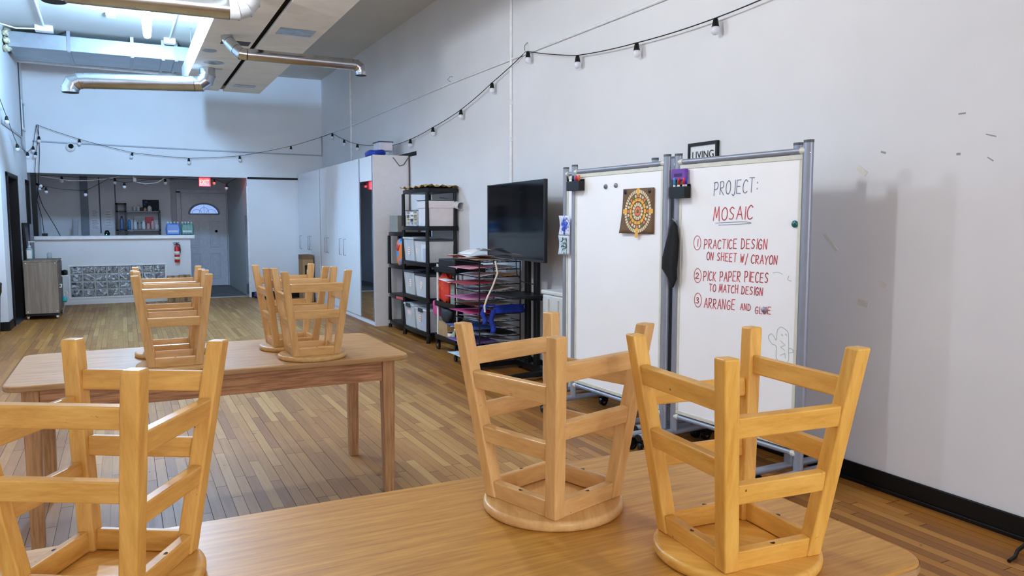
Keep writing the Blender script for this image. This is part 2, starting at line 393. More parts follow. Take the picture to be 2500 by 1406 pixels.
for k in (-1, 0, 1):
    P = [(cx + k * .15 + .1 * math.cos(PI * i / 12), dy + .01, z0 + .02 + (.13 if k == 0 else .08) * math.sin(PI * i / 12)) for i in range(13)]; g.tube(P, .004, 5)
g.tube([(cx, dy + .01, z0), (cx, dy + .01, z0 + .21)], .004, 5); g.build('fanlight_frame', mat('fan_frame', (150, 156, 170), .4), door)
g = MB(); g.lathe([(0, -.05), (.026, -.05), (.03, -.03), (.014, -.012), (.03, -.004), (.03, 0)], (1.86, dy, 1.22), 14, R=Matrix.Rotation(-PI / 2, 3, 'X')); g.box((1.845, dy - .01, 1.24), (1.875, dy, 1.30)); g.build('door_knob', black, door)
mb = MB(); mb.box((1.06, 18.40, 0), (1.15, 18.455, 2.1)); mb.box((2.094, 18.40, 0), (2.114, 18.455, 2.1)); mb.box((1.06, 18.40, 2.06), (2.114, 18.455, 2.14)); struct(mb.build('trim_door', door_paint, bevel=.005))

# ------------------------------------------------------------------ lamps
def ceiling_lamp(x, y, power, colour, label, drop=0.0):
    t = thing('ceiling_lamp', label, 'lamp', (x, y, CZ - drop), 0, 'bare bulb ceiling lamps')
    b = MB(); b.lathe([(.0, drop), (.055, drop), (.055, drop - .03), (.03, drop - .045), (0, drop - .045)]); b.build('base', cream, t)
    if drop: b = MB(); b.tube([(0, 0, drop - .04), (0, 0, -.08)], .008, 8); b.build('rod', cream, t)
    b = MB(); b.lathe([(.0, -.045), (.022, -.045), (.022, -.1), (0, -.1)], n=16); b.lathe([(.0, -.085), (.085, -.09), (.085, -.098), (0, -.099)], n=20); b.build('socket', cream, t)  # wide collar disc added to keep bulb light off the ceiling
    b = MB(); b.lathe([(.0, -.1), (.045, -.101), (.062, -.125), (.042, -.365), (.03, -.39), (0, -.4)], n=20)  # taper shaped to turn the glow downward, away from the ceiling
    b.build('bulb', glow('lamp_glow_%d' % len(MATS), colour, power), t)
for ((x, y), p, c), lb in zip(LAMPS, ('bright bluish bare bulb hanging from the far ceiling left of the duct casing', 'bare white bulb hung high over the front of the room', 'bare white bulb hung high near the shopfront', 'bare white bulb on a rod just in front of the uppermost round duct')):
    ceiling_lamp(x, y, p, c, lb, .10 if y > 8 else .62)

# ------------------------------------------------------------------ overhead casing and ducts
board_m = mat('casing_board', (240, 234, 222), .6, vary=.05, scale=3)
patch_m = mat('metal_patch', (176, 184, 190), .3, .8, vary=.2, scale=10)
ZB, ZU = 3.47, 3.765
t = thing('duct_casing', 'long flat beige boxed duct casing hung under the ceiling with a dark centre slot', 'duct casing', (1.44, 4.7, ZB))
cuts = [-4, -2.4, -.9, .6, 2.0, 3.4, 4.7, 6.05, 7.7, 9.25, 10.44, 11.46, 12.98]
for y0, y1 in zip(cuts, cuts[1:]):
    for x0, x1, dy_ in ((.893, 1.412, 0), (1.478, 2.025, .13)):
        a = MB(); a.box((x0, y0 + dy_, ZB), (x1, min(y1 + dy_ - .006, 12.98), ZB + .03)); a.build('bottom_board', board_m, t, world=True)
a = MB(); a.box((.893, -4, ZB + .03), (.92, 12.98, ZU)); a.build('side_board', white_trim, t, world=True)
a = MB(); a.box((2.0, -4, ZB + .03), (2.025, 12.98, CZ - .004)); a.build('side_board', board_m, t, world=True)  # extra height added up to the ceiling to block the far bulb's light
a = MB(); a.box((.893, -4, ZU), (2.025, 12.98, ZU + .015)); a.build('top_board', board_m, t, world=True)
a = MB(); a.box((.92, 12.95, ZB + .03), (2.0, 12.98, ZU)); a.build('end_board', board_m, t, world=True)
a = MB(); a.box((1.36, -4, ZB + .09), (1.53, 12.95, ZB + .1)); a.build('slot_lining', mat('slot_dark', (70, 64, 58), .8), t, world=True)
for y in (1.5, 4.1, 6.7, 9.3, 12.0):
    for x in (.96, 1.96): a = MB(); a.tube([(x, y, ZU), (x, y, CZ - .004)], .006, 6); a.build('hanger_rod', grey_metal, t, world=True)
for (x0, x1, y0, y1) in ((1.553, 1.927, 8.455, 8.76), (1.56, 1.87, 12.23, 12.44), (1.10, 1.27, 11.08, 11.16)):
    a = MB(); a.box((x0, y0, ZB - .006), (x1, y1, ZB)); a.build('metal_patch', patch_m, t, world=True, bevel=.003)
for (xc, yc, w, h, k) in ((1.0, 9.975, .085, .10, 6), (1.12, 10.7, .127, .12, 4)):
    a = MB(); a.prism([(xc + w * math.cos(2 * PI * i / 12), yc + h * math.sin(2 * PI * i / 12)) for i in range(12)], ZB - .005, ZB); a.build('metal_patch', patch_m, t, world=True)
a = MB(); a.box((1.07, 9.32, ZB - .008), (1.375, 9.51, ZB)); a.build('metal_flange', mat('dark_flange', (60, 62, 66), .5, .5), t, world=True)

def gored(mb, pts, r, n=20):
    """segmented sheet-metal bend: straight mitred pieces with raised joint beads"""
    P = [Vector(p) for p in pts]; k = len(P); rings = []
    d0 = (P[1] - P[0]).normalized(); plane = (P[1] - P[0]).cross(P[-1] - P[-2])
    side = plane.normalized() if plane.length > 1e-6 else d0.cross(Vector((0, 0, 1))).normalized()
    for i, p in enumerate(P):
        a_ = (P[i] - P[i - 1]).normalized() if i else d0; b_ = (P[i + 1] - P[i]).normalized() if i < k - 1 else a_
        t_ = (a_ + b_).normalized(); up = side.cross(t_).normalized(); c_ = max(.5, t_.dot(a_))
        rings.append([p + side * math.cos(2 * PI * j / n) * r + up * math.sin(2 * PI * j / n) * r / c_ for j in range(n)])
    for A, B in zip(rings, rings[1:]): mb.add(A + B, [(j, (j + 1) % n, n + (j + 1) % n, n + j) for j in range(n)], 0, True)
    for i in range(1, k - 1):
        c_ = P[i]; R1 = [c_ + (q - c_) * 1.05 for q in rings[i]]; d_ = (P[i + 1] - P[i - 1]).normalized() * .005
        mb.add([q - d_ for q in R1] + [q + d_ for q in R1], [(j, (j + 1) % n, n + (j + 1) % n, n + j) for j in range(n)], 0, True)
def round_duct(label, loc, axis, r, elbow_pts, out_pts, out_r=None, elbow_mat=None, straps=()):
    t = thing('round_duct', label, 'duct', loc, 0, 'round metal air ducts')
    m = MB(); m.tube(axis, r, 28)
    for f in (.08, .5, .9):
        p = Vector(axis[0]).lerp(Vector(axis[1]), f); d = (Vector(axis[1]) - Vector(axis[0])).normalized(); m.tube([p - d * .008, p + d * .008], r * 1.025, 28)
    m.build('pipe', steel, t, world=True)
    m = MB(); gored(m, elbow_pts, r); m.build('elbow', elbow_mat or steel, t, world=True)
    if out_pts:
        m = MB(); gored(m, out_pts, r); e, d = Vector(out_pts[-1]), (Vector(out_pts[-1]) - Vector(out_pts[-2])).normalized()
        m.build('outlet', steel, t, world=True)
        m = MB(); m.tube([e - d * .004, e + d * .003], r * .93, 24); m.build('opening', mat('duct_inside_shade', (24, 28, 34), .7), t, world=True)  # dark disc closes the end, standing in for the shaded inside
    return t
# lower duct at the back
round_duct('lower round duct hanging near the back wall, open elbow at its left', (0.255, 11.249, 3.233), [(-0.365, 11.377, 3.229), (0.917, 11.139, 3.254)], 0.100,
           [(0.917, 11.139, 3.254), (0.985, 11.13, 3.258), (1.053, 11.122, 3.309), (1.078, 11.122, 3.377), (1.078, 11.122, 3.471)], [(-0.365, 11.377, 3.229), (-0.424, 11.385, 3.224), (-0.497, 11.394, 3.19), (-0.531, 11.394, 3.123), (-0.531, 11.394, 3.072)])
round_duct('right round duct poking from a cut in the casing towards the right wall', (1.868, 8.915, 3.25), [(1.273, 8.915, 3.25), (2.428, 8.915, 3.246)], 0.063,
           [(1.273, 8.915, 3.25), (1.214, 8.923, 3.254), (1.172, 8.965, 3.301), (1.112, 9.05, 3.394), (1.095, 9.127, 3.471)], [(2.428, 8.915, 3.246), (2.479, 8.915, 3.241), (2.517, 8.915, 3.216), (2.534, 8.915, 3.173), (2.534, 8.915, 3.131)])
round_duct('uppermost round duct cut by the photo top, white elbow into the casing', (0.255, 7.301, 3.301), [(-0.323, 7.301, 3.292), (0.9, 7.301, 3.301)], 0.092,
           [(0.9, 7.301, 3.301), (0.968, 7.301, 3.305), (1.036, 7.301, 3.335), (1.078, 7.301, 3.394), (1.095, 7.301, 3.471)], [(-0.323, 7.301, 3.292), (-0.374, 7.301, 3.288), (-0.412, 7.301, 3.258), (-0.424, 7.301, 3.224), (-0.424, 7.301, 3.199)], elbow_mat=mat('white_elbow', (188.478, 188.478, 192.093), .4))
# rectangular duct across the back bay
duct_sheet = mat('sheet_duct', (158, 166, 174), .36, .75, vary=.1, scale=3)
t = thing('rectangular_duct', 'wide rectangular sheet metal duct across the left back ceiling', 'duct', (-.2, 13.4, 3.87))
m = MB(); m.box((-1.34, 12.99, 3.88), (1.12, 14.0, 4.10)); m.build('duct_box', duct_sheet, t, world=True, bevel=.01)
for x in (-.62, .2, .62, .8):
    m = MB(); m.box((x, 12.975, 3.872), (x + .045, 12.985, CZ - .004)); m.box((x, 12.975, 3.866), (x + .045, 14.0, 3.878)); m.build('strap', grey_metal, t, world=True)
m = MB()
for i in range(9):
    z = 3.85 + i * .035; m.blob((-1.36 + .012 * (i % 2), 13.0 + .1 * (i % 3), z), (.04, .1, .035), seed=i)
m.build('foam_seal', mat('foam', (214, 206, 176), .9, vary=.2, scale=30), t, world=True)
m = MB(); m.tube([(-1.36, 14.3, 3.93), (.9, 14.3, 3.9)], .035, 12); tag(m.build('sprinkler_pipe', white_trim, origin=(-.2, 14.3, 3.9)), 'white pipe running across behind the rectangular duct', 'pipe')
# small ceiling fittings
def conduit(label, pts, r=.011, m_=white_trim, name='conduit', boxes=()):
    t = thing(name, label, 'conduit', pts[0], 0, 'surface conduits and cables'); b = MB(); b.tube(pts, r, 8); b.build('pipe', m_, t, world=True)
    for (c, s) in boxes:
        b = MB(); b.box([c[i] - s[i] / 2 for i in range(3)], [c[i] + s[i] / 2 for i in range(3)]); b.build('junction_box', m_, t, world=True, bevel=.004)
    return t
conduit('white ceiling conduit ending in a box at the left of the rectangular duct', [(-.83, 9.0, 4.155), (-.88, 12.75, 4.155)], .014, boxes=(((-.88, 12.82, 4.13), (.22, .14, .08)),))
conduit('white conduit on the ceiling right of the bright bulb', [(.75, 9.5, 4.155), (.73, 12.8, 4.155)], .013, boxes=(((.73, 12.85, 4.13), (.16, .12, .08)),))
conduit('thin white cable sagging from the left wall to the ceiling box', [(-1.39, 12.3, 4.05), (-1.2, 12.6, 4.06), (-.95, 12.8, 4.12)], .01)
mb = MB(); mb.box((-.1, 11.6, 4.13), (.02, 11.78, CZ)); tag(mb.build('smoke_detector', cream, origin=(-.04, 11.7, 4.15), bevel=.015), 'small cream box on the ceiling left of the bright bulb', 'detector')
conduit('white conduit running along the right wall high above the boards to the back corner', [(wallx(1) - .012, 1.0, 3.02), (wallx(4.67) - .012, 4.67, 3.06), (wallx(8.66) - .012, 8.66, 3.09), (wallx(13) - .012, 13.0, 3.065), (wallx(15.2) - .014, 15.2, 3.1)], .013)
conduit('white vertical conduit on the right wall above the television', [(wallx(7.1) - .014, 7.1, 4.165), (wallx(7.1) - .014, 7.1, 1.3)], .016, boxes=(((wallx(7.1) - .016, 7.1, 2.65), (.03, .04, .05)), ((wallx(7.1) - .016, 7.1, 2.28), (.03, .04, .05))))
conduit('white vertical conduit on the right wall behind the wardrobes', [(wallx(13.1) - .014, 13.1, 4.165), (wallx(13.1) - .014, 13.1, 1.8)], .02)
conduit('grey conduit stepping down the back corner and across the back wall', [(3.525, 15.25, 3.1), (3.525, 15.25, 2.72), (1.2, 15.25, 2.74), (-1.3, 15.25, 2.78)], .013, mat('grey_conduit', (176, 184, 196), .5))
conduit('grey cable channel zigzagging down the left wall', [(-1.39, 12.33, 2.95), (-1.39, 12.33, 2.76), (-1.39, 14.55, 2.78), (-1.39, 14.6, 2.66), (-1.39, 15.2, 2.55)], .016, MATS['grey_conduit'])
conduit('dark vertical gap strip on the left wall near the back corner', [(-1.397, 14.7, 3.98), (-1.397, 14.7, 2.8)], .012, mat('dark_seam', (50, 54, 60), .6))  # dark strip for the wall seam, drawn with the conduit builder
t = thing('access_panel', 'grey access panel with white frame high in the left back corner', 'panel', (-1.4, 14.97, 3.15))
m = MB(); m.box((-1.4, 14.78, 2.95), (-1.388, 15.16, 3.36)); m.build('cover', mat('panel_grey', (150, 152, 156), .5), t, world=True)
m = MB()
for lo, hi in (((14.75, 2.92), (14.79, 3.39)), ((15.15, 2.92), (15.19, 3.39)), ((14.79, 2.92), (15.15, 2.96)), ((14.79, 3.35), (15.15, 3.39))): m.box((-1.4, lo[0], lo[1]), (-1.375, hi[0], hi[1]))
m.build('frame', white_trim, t, world=True)
t = thing('security_camera', 'white dome security camera with black eye on the back wall', 'camera', (-.75, 15.26, 2.7))
m = MB(); m.lathe([(0, 0), (.075, 0), (.075, .02), (.062, .05), (.03, .07), (0, .075)], (-.75, 15.26, 2.7), 24, R=Matrix.Rotation(PI / 2, 3, 'X')); m.build('housing', white_trim, t, world=True)
m = MB(); m.lathe([(0, .03), (.042, .03), (.042, .07), (.03, .095), (0, .103)], (-.74, 15.26, 2.715), 20, R=Matrix.Rotation(PI / 2, 3, 'X')); m.build('lens_dome', mat('black_gloss', (8, 8, 10), .08), t, world=True)

# ------------------------------------------------------------------ string lights
bulb_sock = MB(); bulb_sock.lathe([(0, 0), (.013, 0), (.017, -.012), (.024, -.052), (.026, -.058), (0, -.058)], n=14)
bulb_glb = MB(); bulb_glb.lathe([(0, -.056), (.025, -.058), (.030, -.075), (.026, -.096), (.014, -.108), (0, -.111)], n=14)
glob = mat('frosted_globe', (226, 228, 236), .3)
def string_lights(label, pts, bulbs, hang=.0, sag=.03, r=.0042):
    """pts: the cable's points; bulbs: indices into pts (or extra points) where a lamp hangs, with tilt"""
    t = thing('string_lights', label, 'string lights', pts[0], 0, 'string lights')
    P = []
    for a, b in zip(pts, pts[1:]):
        a, b = Vector(a), Vector(b)
        for i in range(6):
            f = i / 6; q = a.lerp(b, f); q.z -= sag * (b - a).length * 4 * f * (1 - f) * .5; P.append(q)
    P.append(Vector(pts[-1])); m = MB(); m.tube(P, r, 6); m.build('cable', black, t, world=True)
    for k, tl in bulbs:
        p = pts[k] if isinstance(k, int) else k
        R = Matrix.Rotation(tl, 3, 'Y'); s = MB(); s.add([Vector(p) + R @ v for v in bulb_sock.v], bulb_sock.f, 0, True); o = s.build('socket', black, t, world=True)
        g_ = MB(); g_.add([Vector(p) + R @ v for v in bulb_glb.v], bulb_glb.f, 0, True); g_.build('globe', glob, o, world=True)
    return t
RW = lambda y, z, d=.05: (wallx(y) - d, y, z)
pts = [RW(14.33, 3.06, .03), RW(13.43, 2.86), RW(12.6, 2.71), RW(11.75, 2.62), RW(10.9, 2.535), RW(10.03, 2.55), RW(9.19, 2.62), RW(8.3, 2.725), RW(7.47, 2.90), RW(6.77, 3.09, .02)]
string_lights('string of globe lights swagged on the right wall from the wardrobes up to a hook', pts, [(0, 0), (1, 0), (2, .1), (4, 0), (5, .05), (6, 0), (7, 0), (8, 0)], sag=.02)
pts = [RW(6.77, 3.09, .02), RW(6.67, 3.07), RW(5.77, 2.865), RW(4.92, 2.80), RW(4.05, 2.785), RW(3.2, 2.84), RW(2.3, 3.0)]
string_lights('string of globe lights on the right wall climbing from the hook above the whiteboards', pts, [(1, 0), (2, 0), (3, 0), (4, 0), (5, 0)], sag=.02)
pts = [(-1.226, 15.21, 3.05), (-.61, 15.2, 2.84), (.2, 15.2, 2.645), (1.11, 15.2, 2.58), (1.99, 15.2, 2.655), (2.88, 14.95, 2.85), RW(14.33, 3.06, .03)]
string_lights('string of globe lights swagged across the back wall above the bar', pts, [(1, 0), (2, .3), (3, 0), (4, 0), (5, 0)], sag=.02)
pts = [(-1.37, 12.05, 3.05), (-1.35, 12.5, 2.86), (-1.35, 13.54, 2.58), (-1.33, 14.7, 2.55), (-1.29, 15.2, 2.69), (-1.226, 15.21, 3.05)]
string_lights('string of globe lights on the left wall dipping towards the back corner', pts, [(1, 0), (2, 0), (3, 0), (4, 0)], sag=.02)
pts = [(-1.226, 15.2, 3.05), (-1.2, 15.19, 2.86), (-1.25, 15.18, 2.6), (-1.28, 15.2, 2.3), (-1.29, 15.35, 2.08), (-1.2, 15.62, 2.05), (-.93, 15.65, 2.0), (-.56, 15.65, 1.99), (-.2, 15.6, 2.2), (.05, 15.65, 2.14), (.45, 15.65, 2.2), (1.2, 15.65, 2.28), (1.58, 15.65, 2.24), (1.79, 15.65, 2.15), (2.0, 15.65, 2.28)]
string_lights('string of globe lights dropping at the left corner and looping inside the bar opening', pts, [(1, 0), (2, .2), (4, -1.0), (5, .9), ((-1.17, 15.65, 2.03), 0), (7, .15), (9, 0), (13, 0)], sag=.03)
pts = [(-1.25, 15.7, 2.24), (-.93, 15.7, 2.225), (-.1, 15.7, 2.215), (.73, 15.7, 2.225), (1.58, 15.7, 2.24), (2.05, 15.7, 2.29)]
string_lights('taut string of globe lights under the bar ceiling', pts, [(1, 0), (2, 0), (3, 0), (4, 0)], sag=.01)
pts = [(-1.2, 15.19, 3.05), (-1.2, 15.19, 2.6), (-1.23, 15.2, 2.2), (-1.3, 15.5, 1.8), (-1.24, 15.5, 1.5), (-1.22, 15.5, 1.2)]
conduit('loose dark cable dangling down the left end of the bar opening', pts, .005, black, 'cable')
conduit('dark cable slanting down to the counter top at the left', [(-1.28, 15.45, 1.95), (-1.22, 15.5, 1.7), (-1.05, 15.5, 1.35), (-.98, 15.45, 1.192)], .006, black, 'cable')
conduit('white cable looped under the bar ceiling', [(-1.25, 15.6, 2.22), (-.8, 15.62, 2.15), (-.5, 15.62, 2.16), (-.2, 15.62, 2.2), (-.02, 15.6, 2.25)], .007, white_trim, 'cable')
conduit('white cable with plug hanging under the bar ceiling right of the middle', [(.2, 15.6, 2.25), (.24, 15.6, 2.15), (.4, 15.62, 2.12), (.6, 15.62, 2.15), (.72, 15.62, 2.24)], .007, white_trim, 'cable', boxes=(((.22, 15.6, 2.19), (.05, .04, .07)),))
m = MB(); m.tube([RW(6.77, 3.18, .0), RW(6.77, 3.15, .03), RW(6.74, 3.13, .05), RW(6.77, 3.10, .03)], .004, 6); tag(m.build('wall_hook', grey_metal, origin=RW(6.77, 3.14, 0)), 'small wire hook on the right wall holding the string lights', 'hook')
m = MB(); m.tube([RW(8.66, 3.16, .0), RW(8.66, 3.16, .03), RW(8.72, 3.13, .04), RW(8.66, 3.10, .03)], .004, 6); tag(m.build('wall_hook', grey_metal, origin=RW(8.66, 3.13, 0)), 'small empty wire hook on the right wall above the conduit', 'hook')
# scrapes in the right wall paint
filler = mat('filler_patch', (218, 215, 209), .8); scr = mat('scrape', (158, 155, 154), .8)
for (y, z, w, h, a, mm) in ((2.368, 1.962, .035, .008, 0, scr), (2.224, 1.845, .05, .006, .3, scr), (2.376, 1.771, .02, .012, 0, scr), (2.221, 1.736, .035, .005, .6, scr), (2.787, 1.811, .03, .01, .3, scr), (2.914, 1.721, .07, .03, .6, filler), (3.105, 1.326, .02, .13, -.75, filler), (2.754, 1.111, .04, .03, .4, filler), (2.875, 1.0, .07, .035, .2, filler)):
    m = MB(); m.box((wallx(y) - .0015, y - w / 2, z - h / 2), (wallx(y) + .001, y + w / 2, z + h / 2), R=Matrix.Rotation(a, 3, 'X')); m.build('scuff_mark', mm, wall_r)
m = MB(); m.box((-1.49, 11.985, 1.42), (-1.44, 12.0, 1.52)); tag(m.build('light_switch', white_trim, origin=(-1.46, 12.0, 1.47), bevel=.004), 'white light switch on the wall end at the far left edge', 'switch')
# ------------------------------------------------------------------ tables
oak_top = wood('laminate_oak', (152, 112, 66), (206, 164, 108), 0, .46, 0, 11, .9)
oak_near = wood('laminate_golden', (164, 110, 40), (214, 162, 76), 0, .4, 0, 11, .9)
apron_w = wood('apron_oak', (140, 92, 58), (200, 150, 106), 0, .45, 0, 14, 1.6)
leg_w = wood('table_leg_oak', (150, 108, 68), (200, 156, 110), 2, .45, .6, 14, 1.2)
edge_w = wood('table_edge', (150, 112, 72), (186, 148, 104), 0, .4, 0, 16)
def rrect(x0, y0, x1, y1, r, n=8):
    P = []
    for cx_, cy_, a in ((x1 - r, y1 - r, 0), (x0 + r, y1 - r, 90), (x0 + r, y0 + r, 180), (x1 - r, y0 + r, 270)):
        for i in range(n + 1):
            q = math.radians(a + 90 * i / n); P.append((cx_ + r * math.cos(q), cy_ + r * math.sin(q)))
    return P
def table(label, x0, y0, x1, y1, top_m, inset=.1):
    xc, yc = (x0 + x1) / 2, (y0 + y1) / 2; a, b = (x1 - x0) / 2, (y1 - y0) / 2
    t = thing('table', label, 'table', (xc, yc, 0))
    m = MB(); P = rrect(-a, -b, a, b, .075); m.prism(P, .722, .7495); o = m.build('tabletop', top_m, t, bevel=.009, seg=3)
    m = MB(); n = len(P); vs = []
    for z, k in ((.728, 1.0005), (.736, 1.0012), (.744, 1.0005)):
        vs += [(p[0] * k, p[1] * k, z) for p in P]
    m.add(vs, [(j * n + i, j * n + (i + 1) % n, (j + 1) * n + (i + 1) % n, (j + 1) * n + i) for j in range(2) for i in range(n)], 0, True); m.build('edge_band', edge_w, o)
    lx, ly = a - inset, b - inset; h = .034
    for sx in (-1, 1):
        for sy in (-1, 1):
            m = MB(); A = [(sx * lx + i * h, sy * ly + j * h, .722) for i, j in ((-1, -1), (1, -1), (1, 1), (-1, 1))]
            B = [(sx * (lx) + i * h * .78, sy * (ly) + j * h * .78, 0) for i, j in ((-1, -1), (1, -1), (1, 1), (-1, 1))]
            m.add(B + A, [(0, 3, 2, 1), (4, 5, 6, 7), (0, 1, 5, 4), (1, 2, 6, 5), (2, 3, 7, 6), (3, 0, 4, 7)]); m.build('leg', leg_w, t, bevel=.005)
    for s_ in (-1, 1):
        m = MB(); m.box((-lx + h, s_ * (ly + .012) - .011, .61), (lx - h, s_ * (ly + .012) + .011, .722)); m.build('apron', apron_w, t, bevel=.002)
        m = MB(); m.box((s_ * (lx + .012) - .011, -ly + h, .61), (s_ * (lx + .012) + .011, ly - h, .722)); m.build('apron', apron_w, t, bevel=.002)
    return t
table('far wooden table on bare floor with four upturned stools on it', -.49, 3.805, 1.325, 4.715, oak_top)
table('near golden wooden table filling the bottom of the photo, three upturned stools on it', -.34, .975, 1.475, 1.887, oak_near)

# ------------------------------------------------------------------ upturned stools
def stool_mats(k, d, l, mk):
    return [wood('stool_%s_%d' % (k, ax), d, l, ax, .36, mk, 9, .9) for ax in range(3)]
def stool(label, ms, loc, rz):
    t = thing('stool', label, 'stool', loc, rz, 'upturned stools on the tables')
    r = .172; z0, H, ab, at = .025, .455, .143, .221
    m = MB(); prof = [(0, 0)] + [(r - .011 + .011 * math.sin(q), .011 - .011 * math.cos(q)) for q in [PI / 2 * i / 5 for i in range(6)]] + [(r - .009 + .009 * math.cos(q), z0 - .009 + .009 * math.sin(q)) for q in [PI / 2 * i / 5 for i in range(6)]] + [(0, z0)]
    m.lathe(prof, n=64); m.build('seat', ms[0], t)
    rad = lambda z: ab + (at - ab) * (z - z0) / (H - z0)
    h = .0172
    for k in range(4):
        a = k * PI / 2; c, s_ = math.cos(a), math.sin(a); m = MB(); vs = []
        for z in (z0, H):
            R = rad(z)
            for q in (0, 90, 180, 270):
                f = a + math.radians(q); vs.append((R * c + h * 1.414 * math.cos(f), R * s_ + h * 1.414 * math.sin(f), z))
        m.add(vs, [(0, 3, 2, 1), (4, 5, 6, 7), (0, 1, 5, 4), (1, 2, 6, 5), (2, 3, 7, 6), (3, 0, 4, 7)]); m.build('leg', ms[2], t, bevel=.0045, seg=3)
    for k in range(4):
        hi = k % 2 == 0
        for zc, hh, nm in ((z0 + .0215, .042, 'apron_rail'), (.236 if hi else .186, .041, 'rail'), (.371 if hi else .320, .042, 'rail')):
            R = rad(zc) ; a, b = k * PI / 2, (k + 1) * PI / 2
            p, q = Vector((R * math.cos(a), R * math.sin(a), zc)), Vector((R * math.cos(b), R * math.sin(b), zc))
            out = Vector((math.cos((a + b) / 2), math.sin((a + b) / 2), 0)); d = (q - p).normalized()
            p += d * h * .9 + out * .003; q -= d * h * .9 - out * .003
            # rails follow the splay of the legs
            up = (Vector((0, 0, 1)) + out * (at - ab) / (H - z0) * .7071).normalized()
            m = MB(); side = d.cross(up).normalized(); L = (q - p).length
            vs = []
            for i in (-1, 1):
                for (j, l) in ((-1, -1), (1, -1), (1, 1), (-1, 1)): vs.append((p + q) / 2 + d * i * L / 2 + side * j * .010 + up * l * hh / 2)
            m.add(vs, [(0, 3, 2, 1), (4, 5, 6, 7), (0, 1, 5, 4), (1, 2, 6, 5), (2, 3, 7, 6), (3, 0, 4, 7)])
            # the part's own frame runs along the rail so the grain does too
            o = m.build(nm, ms[3], t, bevel=.003)
            if nm == 'apron_rail':
                s2 = MB(); c_ = (p + q) / 2 + up * (hh / 2 - .0005); s2.tube([c_ - Vector((0, 0, .004)), c_ + Vector((0, 0, .0006))], .006, 10); s2.build('screw_hole', MATS.get('hole') or mat('hole', (66, 42, 20), .8), o)
    return t
def rail_wood(name, d, l, mk):
    """grain runs level, whichever way the rail points"""
    if name in MATS: return MATS[name]
    m = wood(name, d, l, 2, .36, mk, 9, .9); nt = m.node_tree
    for n in nt.nodes:
        if n.type == 'MAPPING':
            s_ = n.inputs['Scale'].default_value
            if abs(s_[0] - s_[2]) > 1e-6: n.inputs['Scale'].default_value = (s_[0] * .16, s_[0] * .16, s_[0])
    return m
sets = {}
for k, (d, l, mk) in {'warm': ((194, 138, 60), (232, 184, 100), 1.0), 'pale': ((198, 150, 88), (232, 190, 128), .9), 'gold': ((206, 146, 56), (240, 190, 96), 1.1), 'plain': ((192, 148, 88), (222, 182, 124), .5)}.items():
    sets[k] = stool_mats(k, d, l, mk) + [rail_wood('rail_' + k, d, l, mk)]
TT = .7495
A90 = -90
stool('upturned wooden stool at the left front of the near table, cut by the photo edge', sets['warm'], (-.048, 1.623, TT), math.radians(-75.4 + A90))
stool('upturned pale wooden stool in the middle of the near table', sets['pale'], (.921, 1.601, TT), math.radians(-118.2))
stool('upturned golden stool at the right of the near table, nearest the right wall', sets['gold'], (1.130, 1.190, TT), math.radians(-139.6 + A90))
st = stool('front one of the upturned stool pair on the left of the far table', sets['plain'], (.198, 3.981, TT), math.radians(-47.2 + A90))
copy_thing(st, (.199, 4.384, TT), math.radians(-46.8 + A90), 'rear one of the upturned stool pair on the left of the far table')
copy_thing(st, (.848, 3.974, TT), math.radians(-135.6), 'front one of the upturned stool pair on the right of the far table')
copy_thing(st, (.810, 4.321, TT), math.radians(-133.2), 'rear one of the upturned stool pair on the right of the far table')

